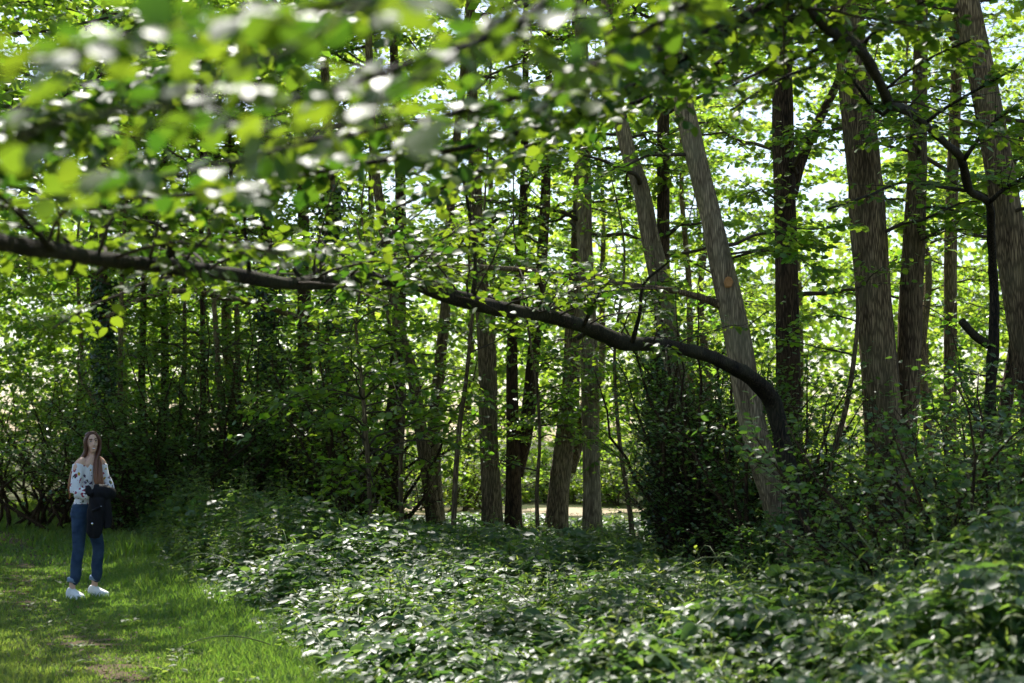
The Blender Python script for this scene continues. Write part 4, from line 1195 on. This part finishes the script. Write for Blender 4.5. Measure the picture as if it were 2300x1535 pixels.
# ================================================================== the woman on the path
def person():
    base = P(195, 1000, 14.55); base[2] = float(ground_h(base[0], base[1]))
    root = empty('person', base, 'woman with long brown hair, floral white blouse, cuffed jeans and white trainers on the grass', 'person')
    fw = np.array([.95, -.31, 0]); rt = np.array([-.31, -.95, 0]); up = np.array([0, 0, 1.0])
    rng = np.random.default_rng(5)

    def loft(rings, ns=20, power=1.0):
        """rings: (centre, axis1*radius, axis2*radius)"""
        th = np.linspace(0, 2 * math.pi, ns, endpoint=False)
        v = np.concatenate([c[None] + np.cos(th)[:, None] * a[None] + np.sin(th)[:, None] * b[None] for c, a, b in rings])
        n = len(rings)
        i = np.arange(n - 1)[:, None] * ns; j = np.arange(ns)[None]; j2 = (j + 1) % ns
        q = np.stack([i + j, i + j2, i + ns + j2, i + ns + j], -1).reshape(-1, 4)
        return v, [q, np.array([np.arange(ns)[::-1]]), np.array([(n - 1) * ns + np.arange(ns)])]

    def limb(pts, radii, ns=14, step=.02):
        q, r = resample(np.array(pts, float), np.array(radii, float), step)
        return tube(q, r, ns)

    def ball(c, rx, ry, rz, a=fw, b=rt, cc=up, ns=16):
        th = np.linspace(.08, math.pi - .08, 12)
        return loft([(np.array(c) + cc * rz * math.cos(t), a * rx * math.sin(t), b * ry * math.sin(t)) for t in th], ns)

    def remesh(name, parts, mat, vox, smooth_it=4, parent=root):
        v, fl = merge(parts)
        me = mesh_np(name, v, fl, True)
        o = bpy.data.objects.new(name, me)
        COL.objects.link(o)
        m = o.modifiers.new('r', 'REMESH'); m.mode = 'VOXEL'; m.voxel_size = vox; m.use_smooth_shade = True
        s = o.modifiers.new('s', 'SMOOTH'); s.iterations = smooth_it; s.factor = .5
        dg = bpy.context.evaluated_depsgraph_get()
        me2 = bpy.data.meshes.new_from_object(o.evaluated_get(dg))
        bpy.data.objects.remove(o)
        me2.name = name
        me2.materials.clear(); me2.materials.append(mat)
        return link(name, me2, mat, parent)

    # ---- materials
    skin = plain_mat('skin', (.68, .42, .30), .5, .35, .06, 30)
    shoe = plain_mat('shoe_white', (.78, .78, .76), .6, .3, .05, 60)
    def denim():
        m, nt, N, L = newmat('denim')
        tc = N.new('ShaderNodeTexCoord')
        n1 = N.new('ShaderNodeTexNoise'); n1.inputs['Scale'].default_value = 7; n1.inputs['Detail'].default_value = 4
        L.new(tc.outputs['Object'], n1.inputs['Vector'])
        w = N.new('ShaderNodeTexNoise'); w.inputs['Scale'].default_value = 220
        L.new(tc.outputs['Object'], w.inputs['Vector'])
        rp = N.new('ShaderNodeValToRGB')
        rp.color_ramp.elements[0].position = .3; rp.color_ramp.elements[0].color = (.016, .035, .075, 1)
        rp.color_ramp.elements[1].position = .75; rp.color_ramp.elements[1].color = (.05, .085, .14, 1)
        L.new(n1.outputs['Fac'], rp.inputs[0])
        p = N.new('ShaderNodeBsdfPrincipled'); p.inputs['Roughness'].default_value = .9; p.inputs['Specular IOR Level'].default_value = .15
        L.new(rp.outputs[0], p.inputs['Base Color'])
        mp = N.new('ShaderNodeMapping'); mp.inputs['Scale'].default_value = (9, 9, 26)
        L.new(tc.outputs['Object'], mp.inputs['Vector'])
        f = N.new('ShaderNodeTexNoise'); f.inputs['Scale'].default_value = 1; f.inputs['Detail'].default_value = 3
        L.new(mp.outputs[0], f.inputs['Vector'])
        b = N.new('ShaderNodeBump'); b.inputs['Strength'].default_value = .55; b.inputs['Distance'].default_value = .03
        L.new(f.outputs['Fac'], b.inputs['Height']); L.new(b.outputs[0], p.inputs['Normal'])
        o = N.new('ShaderNodeOutputMaterial'); L.new(p.outputs[0], o.inputs['Surface'])
        return m
    def blouse_mat():
        m, nt, N, L = newmat('floral_blouse')
        tc = N.new('ShaderNodeTexCoord')
        ds = N.new('ShaderNodeTexNoise'); ds.inputs['Scale'].default_value = 32; ds.inputs['Detail'].default_value = 2
        L.new(tc.outputs['Object'], ds.inputs['Vector'])
        ad = N.new('ShaderNodeMix'); ad.data_type = 'RGBA'; ad.blend_type = 'LINEAR_LIGHT'; ad.inputs[0].default_value = .035
        L.new(tc.outputs['Object'], ad.inputs[6]); L.new(ds.outputs['Color'], ad.inputs[7])
        v = N.new('ShaderNodeTexVoronoi'); v.inputs['Scale'].default_value = 18; v.inputs['Randomness'].default_value = .9
        L.new(ad.outputs[2], v.inputs['Vector'])
        lt = N.new('ShaderNodeMath'); lt.operation = 'LESS_THAN'; lt.inputs[1].default_value = .33
        L.new(v.outputs['Distance'], lt.inputs[0])
        sp = N.new('ShaderNodeSeparateColor'); L.new(v.outputs['Color'], sp.inputs[0])
        rp = N.new('ShaderNodeValToRGB'); rp.color_ramp.interpolation = 'CONSTANT'
        e = rp.color_ramp.elements
        e[0].position = 0; e[0].color = (.30, .035, .08, 1)
        e[1].position = .38; e[1].color = (.07, .04, .09, 1)
        x = e.new(.58); x.color = (.45, .32, .04, 1)
        x = e.new(.72); x.color = (.33, .05, .08, 1)
        x = e.new(.86); x.color = (.05, .06, .05, 1)
        L.new(sp.outputs[0], rp.inputs[0])
        mx = N.new('ShaderNodeMix'); mx.data_type = 'RGBA'; mx.inputs[6].default_value = (.78, .78, .80, 1)
        L.new(lt.outputs[0], mx.inputs[0]); L.new(rp.outputs[0], mx.inputs[7])
        p = N.new('ShaderNodeBsdfPrincipled'); p.inputs['Roughness'].default_value = .8; p.inputs['Specular IOR Level'].default_value = .2
        L.new(mx.outputs[2], p.inputs['Base Color'])
        mp = N.new('ShaderNodeMapping'); mp.inputs['Scale'].default_value = (22, 22, 7)
        L.new(tc.outputs['Object'], mp.inputs['Vector'])
        f = N.new('ShaderNodeTexNoise'); f.inputs['Scale'].default_value = 1
        L.new(mp.outputs[0], f.inputs['Vector'])
        b = N.new('ShaderNodeBump'); b.inputs['Strength'].default_value = .6; b.inputs['Distance'].default_value = .03
        L.new(f.outputs['Fac'], b.inputs['Height']); L.new(b.outputs[0], p.inputs['Normal'])
        o = N.new('ShaderNodeOutputMaterial'); L.new(p.outputs[0], o.inputs['Surface'])
        return m
    def hair_mat():
        m, nt, N, L = newmat('brown_hair')
        tc = N.new('ShaderNodeTexCoord')
        sp = N.new('ShaderNodeSeparateXYZ'); L.new(tc.outputs['Object'], sp.inputs[0])
        mr = N.new('ShaderNodeMapRange'); mr.inputs['From Min'].default_value = 1.08; mr.inputs['From Max'].default_value = 1.5
        L.new(sp.outputs['Z'], mr.inputs['Value'])
        rp = N.new('ShaderNodeValToRGB')
        rp.color_ramp.elements[0].color = (.26, .10, .035, 1); rp.color_ramp.elements[1].color = (.085, .03, .015, 1)  # brown above; backlit glow of the tips painted in as amber
        L.new(mr.outputs[0], rp.inputs[0])
        p = N.new('ShaderNodeBsdfPrincipled'); p.inputs['Roughness'].default_value = .42
        L.new(rp.outputs[0], p.inputs['Base Color'])
        o = N.new('ShaderNodeOutputMaterial'); L.new(p.outputs[0], o.inputs['Surface'])
        return m
    M['denim'] = denim(); M['blouse'] = blouse_mat(); M['hair'] = hair_mat()
    jacket_m = plain_mat('black_jacket', (.008, .008, .011), .7, .2, .3, 50)

    # ---- key points (x right, y away, z up, metres from between the feet)
    hipR = np.array([-.045, -.075, .90]); hipL = np.array([.02, .085, .90])
    kneeR = np.array([-.045, -.10, .475]); kneeL = np.array([.115, .15, .475])
    ankR = np.array([-.105, -.10, .10]); ankL = np.array([.075, .17, .10])
    head = np.array([.070, -.01, 1.565])
    hd = np.array([.47, -.883, 0])             # the way the face looks
    hs = np.array([-.883, -.47, 0])            # her right
    neck = np.array([.045, 0, 1.40])
    shR = np.array([-.045, -.155, 1.355]); shL = np.array([.135, .14, 1.345])
    elR = np.array([-.055, -.235, 1.075]); wrR = np.array([.15, -.22, 1.05])
    elL = np.array([.245, .10, 1.06]); wrL = np.array([.19, -.10, 1.045])

    def hand(w, d, side, n):
        """palm, four fingers of unequal length slightly curled, and a thumb from the side of the palm"""
        d = d / np.linalg.norm(d); side = side / np.linalg.norm(side)
        ps = [limb([w - d * .02, w + d * .03, w + d * .085], [.024, .030, .030], 10), ball(w + d * .05, .045, .040, .017, d, side, n)]
        for k, (o, L) in enumerate(((-.030, .066), (-.010, .078), (.011, .074), (.030, .058))):
            a = w + d * .085 + side * o
            ps.append(limb([a - d * .02, a + d * L * .45 - n * .006, a + d * L * .8 - n * .022, a + d * L - n * .042], [.0105, .0100, .0090, .0075], 8, .012))
        t0 = w + d * .025 - side * .03
        ps.append(limb([t0, t0 - side * .028 + d * .022 - n * .008, t0 - side * .038 + d * .052 - n * .02], [.013, .0115, .009], 8, .012))
        return ps

    # ---- body: one surface of head, neck, chest, arms, hands, legs
    B = []
    for (c, a, b_, h) in ((head + up * .025, .096, .078, .098),):
        B.append(ball(c, a, b_, h, hd, hs))
    # jaw and face front
    B.append(loft([(head + up * .03 + hd * .012, hd * .082, hs * .071), (head - up * .02 + hd * .018, hd * .078, hs * .066), (head - up * .062 + hd * .026, hd * .066, hs * .055), (head - up * .096 + hd * .036, hd * .046, hs * .038), (head - up * .115 + hd * .044, hd * .022, hs * .02)]))
    B.append(limb([head + up * .022 + hd * .088, head - up * .005 + hd * .100, head - up * .026 + hd * .107, head - up * .034 + hd * .090], [.008, .0105, .0145, .010], 10, .008))   # nose
    for s in (-1, 1):
        B.append(ball(head - up * .03 + hd * .062 + hs * s * .036, .028, .022, .024, hd, hs))        # cheeks raised by the smile
        B.append(ball(head - up * .005 + hs * s * .078, .018, .010, .030, hd, hs))                   # ears
    B.append(limb([head - up * .05 - hd * .01, neck + up * .02, neck - up * .05], [.054, .050, .066]))
    B.append(loft([(np.array([.04, 0, 1.425]), fw * .055, rt * .06), (np.array([.037, 0, 1.39]), fw * .075, rt * .125), (np.array([.034, 0, 1.35]), fw * .092, rt * .165), (np.array([.03, 0, 1.28]), fw * .092, rt * .125),
                   (np.array([.02, 0, 1.15]), fw * .08, rt * .105), (np.array([0, 0, 1.0]), fw * .075, rt * .10), (np.array([-.012, 0, .9]), fw * .085, rt * .12)]))
    for sh, el, wr in ((shR, elR, wrR), (shL, elL, wrL)):
        B.append(limb([sh + (neck - sh) * .25, sh, sh * .5 + el * .5, el], [.058, .056, .045, .040]))
        B.append(limb([el, el * .5 + wr * .5, wr], [.040, .036, .026]))
    B += hand(wrR, wrR - elR, up * -1 + fw * .1, rt * -1)
    B += hand(wrL, np.array([-.35, -.9, -.02]), up * 1.0, np.array([-.9, .35, 0]))
    for h, k, a in ((hipR, kneeR, ankR), (hipL, kneeL, ankL)):
        B.append(limb([h, h * .5 + k * .5, k, k * .6 + a * .4, a + up * .04, a - up * .04], [.080, .070, .052, .048, .036, .036]))
        B.append(ball(a - up * .055 + fw * .05, .10, .034, .03))
    remesh('body', B, skin, .0075, 3)

    # ---- face details
    white = plain_mat('eye_white', (.75, .73, .70), .3, .5); dark = plain_mat('eye_dark', (.03, .018, .012), .3, .5)
    lip = plain_mat('lip', (.40, .09, .08), .5, .3); tooth = plain_mat('tooth', (.85, .83, .78), .35, .4); brow = plain_mat('brow', (.06, .03, .018), .9, .1)
    def small(name, parts, mat, parent=root):
        v, fl = merge(parts)
        return link(name, mesh_np(name, v, fl, True), mat, parent)
    for s in (-1, 1):
        c = head + up * .018 + hd * .0835 + hs * s * .031
        e = small('eye', [ball(c, .006, .0145, .0062, hd, hs)], white)
        small('iris', [ball(c + hd * .0035, .0045, .0060, .0058, hd, hs)], dark, e)
        t = np.linspace(-1, 1, 7)
        small('eyelash', [tube(np.array([c + hd * (.006 - .004 * k * k) + hs * k * .0165 + up * (.0075 - .005 * k * k) for k in t]), np.full(7, .0042), 6)], dark, e)
        small('eyebrow', [tube(np.array([c + hd * (.012 - .006 * k * k) + hs * k * .022 + up * (.026 - .005 * k * k) for k in t]), .0058 * (1.15 - t * t * .6), 6)], brow)
    t = np.linspace(-1, 1, 11)
    mo = head - up * .064 + hd * .083
    small('mouth', [tube(np.array([mo + hs * k * .031 + up * (.004 + .010 * k * k) + hd * (.010 - .024 * k * k) for k in t]), .0042 * (1.1 - .75 * t * t), 6),
                    tube(np.array([mo + hs * k * .031 + up * (-.0115 + .0255 * k * k) + hd * (.009 - .023 * k * k) for k in t]), .0048 * (1.1 - .75 * t * t), 6)], lip)
    small('teeth', [loft([(mo + hs * k * .028 + up * (-.003 + .014 * k * k) + hd * (.010 - .020 * k * k), hd * .005, up * .0105 * (1.05 - .8 * k * k)) for k in t], 8)], tooth)

    # ---- clothes
    R = []
    bl = [(.885, -.030, .118, .145), (.93, -.024, .112, .140), (1.0, -.012, .102, .128), (1.1, .004, .098, .120), (1.18, .014, .106, .128), (1.26, .024, .112, .138), (1.32, .030, .102, .148), (1.36, .034, .090, .152)]
    R.append(loft([(np.array([x, 0, z]), fw * a, rt * b_) for (z, x, a, b_) in bl], 28))
    for sh, el, wr in ((shR, elR, wrR), (shL, elL, wrL)):
        R.append(limb([sh - up * .005, sh * .65 + el * .35, el + up * .02, el - up * .005], [.066, .062, .058, .056]))
        R.append(limb([el, el * .5 + wr * .5, el * .15 + wr * .85], [.060, .060, .046]))
    bo = remesh('blouse', R, M['blouse'], .009, 3)
    # waist gathers: push the surface about with soft folds
    vs = np.empty(len(bo.data.vertices) * 3, dtype=np.float32); bo.data.vertices.foreach_get('co', vs); vs = vs.reshape(-1, 3)
    ang = np.arctan2(vs[:, 1], vs[:, 0] - .01)
    vs[:, :2] *= (1 + .018 * np.sin(ang * 11 + vs[:, 2] * 9) + .014 * np.sin(ang * 17 - vs[:, 2] * 14))[:, None]
    bo.data.vertices.foreach_set('co', vs.ravel()); bo.data.update()

    fh = np.array([.96, -.28, 0]); rh = np.array([-.28, -.96, 0])
    J = [loft([(np.array([-.022, 0, .955]), fh * .112, rh * .150), (np.array([-.026, 0, .90]), fh * .125, rh * .165), (np.array([-.03, 0, .84]), fh * .130, rh * .175), (np.array([-.02, .005, .78]), fh * .105, rh * .160)], 24)]
    for h, k, a in ((hipR, kneeR, ankR), (hipL, kneeL, ankL)):
        J.append(limb([h - up * .02, h * .6 + k * .4, k + up * .02, k * .65 + a * .35, k * .25 + a * .75, a + up * .085], [.098, .086, .066, .066, .060, .056], 18))
    jo = remesh('jeans', J, M['denim'], .009, 3)
    cuffm = plain_mat('denim_cuff', (.20, .27, .36), .9, .1, .15, 80)
    for k, a in ((kneeR, ankR), (kneeL, ankL)):
        u = (k - a) / np.linalg.norm(k - a)
        c0 = a + up * .07
        small('cuff', [tube(np.array([c0, c0 + u * .004, c0 + u * .04, c0 + u * .046]), np.array([.052, .0635, .0645, .056]), 22)], cuffm, jo)
    for a in (ankR, ankL):
        f = fh * .985 + rh * (.22 if a is ankR else -.05); f /= np.linalg.norm(f); s = np.cross(up, f)
        g = np.array([a[0], a[1], 0])
        up_ = [loft([(g - f * .078 + up * .055, up * .040, s * .026), (g - f * .055 + up * .062, up * .058, s * .036), (g - f * .0 + up * .060, up * .058, s * .040), (g + f * .05 + up * .050, up * .050, s * .043),
                     (g + f * .11 + up * .040, up * .038, s * .046), (g + f * .155 + up * .033, up * .030, s * .041), (g + f * .185 + up * .028, up * .020, s * .024)], 18),
               limb([g - f * .01 + up * .06, g - f * .012 + up * .115], [.046, .043])]
        sh = remesh('shoe', up_, shoe, .006, 3)
        th = np.linspace(0, 6.283, 28, endpoint=False)
        def outline(k, z):
            return np.stack([g + f * (.052 + .143 * k * math.cos(t)) + s * (.046 + .008 * math.cos(t)) * k * math.sin(t) + up * z for t in th])
        v = np.concatenate([outline(1.0, .0), outline(1.04, .012), outline(1.0, .028)])
        j = np.arange(28); j2 = (j + 1) % 28
        q = np.concatenate([np.stack([o + j, o + j2, o + 28 + j2, o + 28 + j], 1) for o in (0, 28)])
        link('sole', mesh_np('sole', v, [q, np.array([j[::-1]]), np.array([56 + j])], False), shoe, sh)
        lp = [tube(np.array([g + f * x + s * .03 + up * z, g + f * x + up * (z + .016), g + f * x - s * .03 + up * z]), np.full(3, .0035), 6) for x, z in ((.045, .088), (.065, .078), (.085, .069), (.105, .061))]
        small('lace', lp, shoe, sh)

    # ---- hair: a cap and long flat locks, parted in the middle
    H = []
    cap_r = []
    for z, bk, ft, wd in ((.140, .03, .03, .03), (.134, .062, .062, .055), (.124, .082, .058, .070), (.110, .098, .064, .080), (.098, .104, .058, .084), (.090, .108, .035, .087), (.066, .114, .02, .091), (.05, .116, .01, .093), (.02, .116, .02, .094), (-.02, .112, .005, .092), (-.06, .10, -.01, .085)):
        cap_r.append((head + up * z + hd * (ft - bk) / 2, hd * (ft + bk) / 2, hs * wd))
    H.append(loft(cap_r, 22))
    def lock(p, r):
        q, rr = resample(np.array(p), np.array(r), .03)
        q[2:] += np.cumsum(rng.normal(0, .0016, (len(q) - 2, 3)), 0)
        H.append(tube(q, rr, 7))
    for k in range(26):                       # behind her right shoulder, down her back
        f = k / 25.0
        a0 = head + up * .128 + hd * (.05 - .09 * f) + hs * .006
        a1 = head + up * .045 + hs * (.090 - .02 * f) + hd * (.050 - .135 * f)
        a2 = head - up * .08 + hs * (.098 - .05 * f) + hd * (.028 - .14 * f)
        a3 = np.array([-.085 - .06 * f, -.10 + .18 * f, 1.35])
        a4 = np.array([-.140 - .055 * f, -.10 + .16 * f, 1.20])
        a5 = np.array([-.155 - .06 * f, -.09 + .14 * f, 1.06 + rng.normal(0, .025)])
        lock([a0, a1, a2, a3, a4, a5], [.007, .021, .021, .020, .017, .006])
    for k in range(18):                       # in front of her left shoulder
        f = k / 17.0
        a0 = head + up * .128 + hd * (.05 - .09 * f) - hs * .006
        a1 = head + up * .045 - hs * (.090 - .016 * f) + hd * (.048 - .11 * f)
        a2 = head - up * .08 - hs * (.088 - .03 * f) + hd * (.035 - .10 * f)
        a3 = np.array([.115 + .06 * f, -.085 + .05 * f, 1.33])
        a4 = np.array([.135 + .07 * f, -.125 + .05 * f, 1.22])
        a5 = np.array([.155 + .07 * f, -.135 + .05 * f, 1.12 + rng.normal(0, .015)])
        lock([a0, a1, a2, a3, a4, a5], [.007, .019, .019, .019, .016, .006])
    v, fl = merge(H)
    link('hair', mesh_np('hair', v, fl, True), M['hair'], root)

    # ---- bring the head to size and tilt it a little
    hc = np.array([.07, -.01, 1.50]); ca, sa = math.cos(.11), math.sin(.11)
    def settle(o):
        n = len(o.data.vertices)
        q = np.empty(n * 3, dtype=np.float32); o.data.vertices.foreach_get('co', q); q = q.reshape(-1, 3).astype(float)
        w = np.clip((q[:, 2] - 1.32) / .14, 0, 1); w = (w * w * (3 - 2 * w))[:, None]
        d = (q - hc) * .87
        d = np.stack([d[:, 0] * ca - d[:, 2] * sa, d[:, 1], d[:, 0] * sa + d[:, 2] * ca], 1)
        t = hc + d + np.array([.0, 0, .012])
        q = q * (1 - w) + t * w
        o.data.vertices.foreach_set('co', q.astype(np.float32).ravel()); o.data.update()
    for o in [x for x in COL.objects if x.parent is root and x.name.split('.')[0] in ('body', 'hair', 'eye', 'eyebrow', 'mouth', 'teeth')]:
        settle(o)
        for ch in [x for x in COL.objects if x.parent is o]:
            settle(ch)

    # ---- the jacket over her arms: a thing of its own
    jb = base + np.array([.187, -.087, .95])
    jr = empty('jacket', jb, 'black jacket with silver buckles draped over the woman\'s folded arms', 'jacket')
    off = np.array([.15, -.12, .95])
    K = []
    K.append(limb([np.array([.09, -.26, 1.10]), np.array([.14, -.25, 1.085]), np.array([.215, -.20, 1.07]), np.array([.255, -.08, 1.05])], [.060, .082, .085, .062]))      # bundle over the forearms
    K.append(loft([(np.array([.14, -.24, 1.10]), np.array([.085, 0, 0]), np.array([0, .055, 0])), (np.array([.135, -.255, 1.0]), np.array([.095, -.01, 0]), np.array([0, .060, 0])), (np.array([.125, -.25, .90]), np.array([.105, -.01, 0]), np.array([0, .055, 0])),
                   (np.array([.11, -.24, .78]), np.array([.10, 0, 0]), np.array([0, .046, 0])), (np.array([.105, -.23, .68]), np.array([.095, 0, 0]), np.array([0, .036, 0])), (np.array([.11, -.225, .615]), np.array([.05, 0, 0]), np.array([0, .024, 0]))], 24))
    K.append(limb([np.array([.225, -.20, 1.03]), np.array([.24, -.20, .92]), np.array([.248, -.19, .80]), np.array([.245, -.185, .715])], [.050, .050, .044, .040]))      # hanging sleeve
    K.append(limb([np.array([.03, -.28, 1.12]), np.array([.05, -.30, 1.09]), np.array([.10, -.31, 1.06])], [.040, .045, .035]))      # collar roll
    jk = remesh('cloth', [(v - off, f) for v, f in K], jacket_m, .008, 2, jr)
    vs = np.empty(len(jk.data.vertices) * 3, dtype=np.float32); jk.data.vertices.foreach_get('co', vs); vs = vs.reshape(-1, 3)
    nn = np.empty(len(vs) * 3, dtype=np.float32); jk.data.vertices.foreach_get('normal', nn); nn = nn.reshape(-1, 3)
    vs += nn * (.0045 * np.sin(vs[:, 0] * 75 + vs[:, 2] * 9 + 2 * np.sin(vs[:, 2] * 11)) + .0025 * np.sin(vs[:, 2] * 37 + vs[:, 0] * 52))[:, None]
    jk.data.vertices.foreach_set('co', vs.ravel()); jk.data.update()
    root.scale = (.87, .87, 1.0); jr.scale = (.87, .87, 1.0)      # slender build
    steel = plain_mat('steel', (.65, .65, .66), .25, .5, 0, 1, 1.0)
    for (x, z) in ((.192, .935), (.105, .895), (.098, .765)):
        p = np.array([x, -.312 if z > .8 else -.295, z]) - off
        small('buckle', [ball(p, .012, .008, .014, np.array([1.0, 0, 0]), np.array([0, 1.0, 0]))], steel, jr)
    st = np.array([[.10, -.315, .893], [.15, -.322, .915], [.20, -.315, .938]]) - off[None]
    small('strap', [tube(st, np.full(3, .013), 8)], jacket_m, jr)
person()
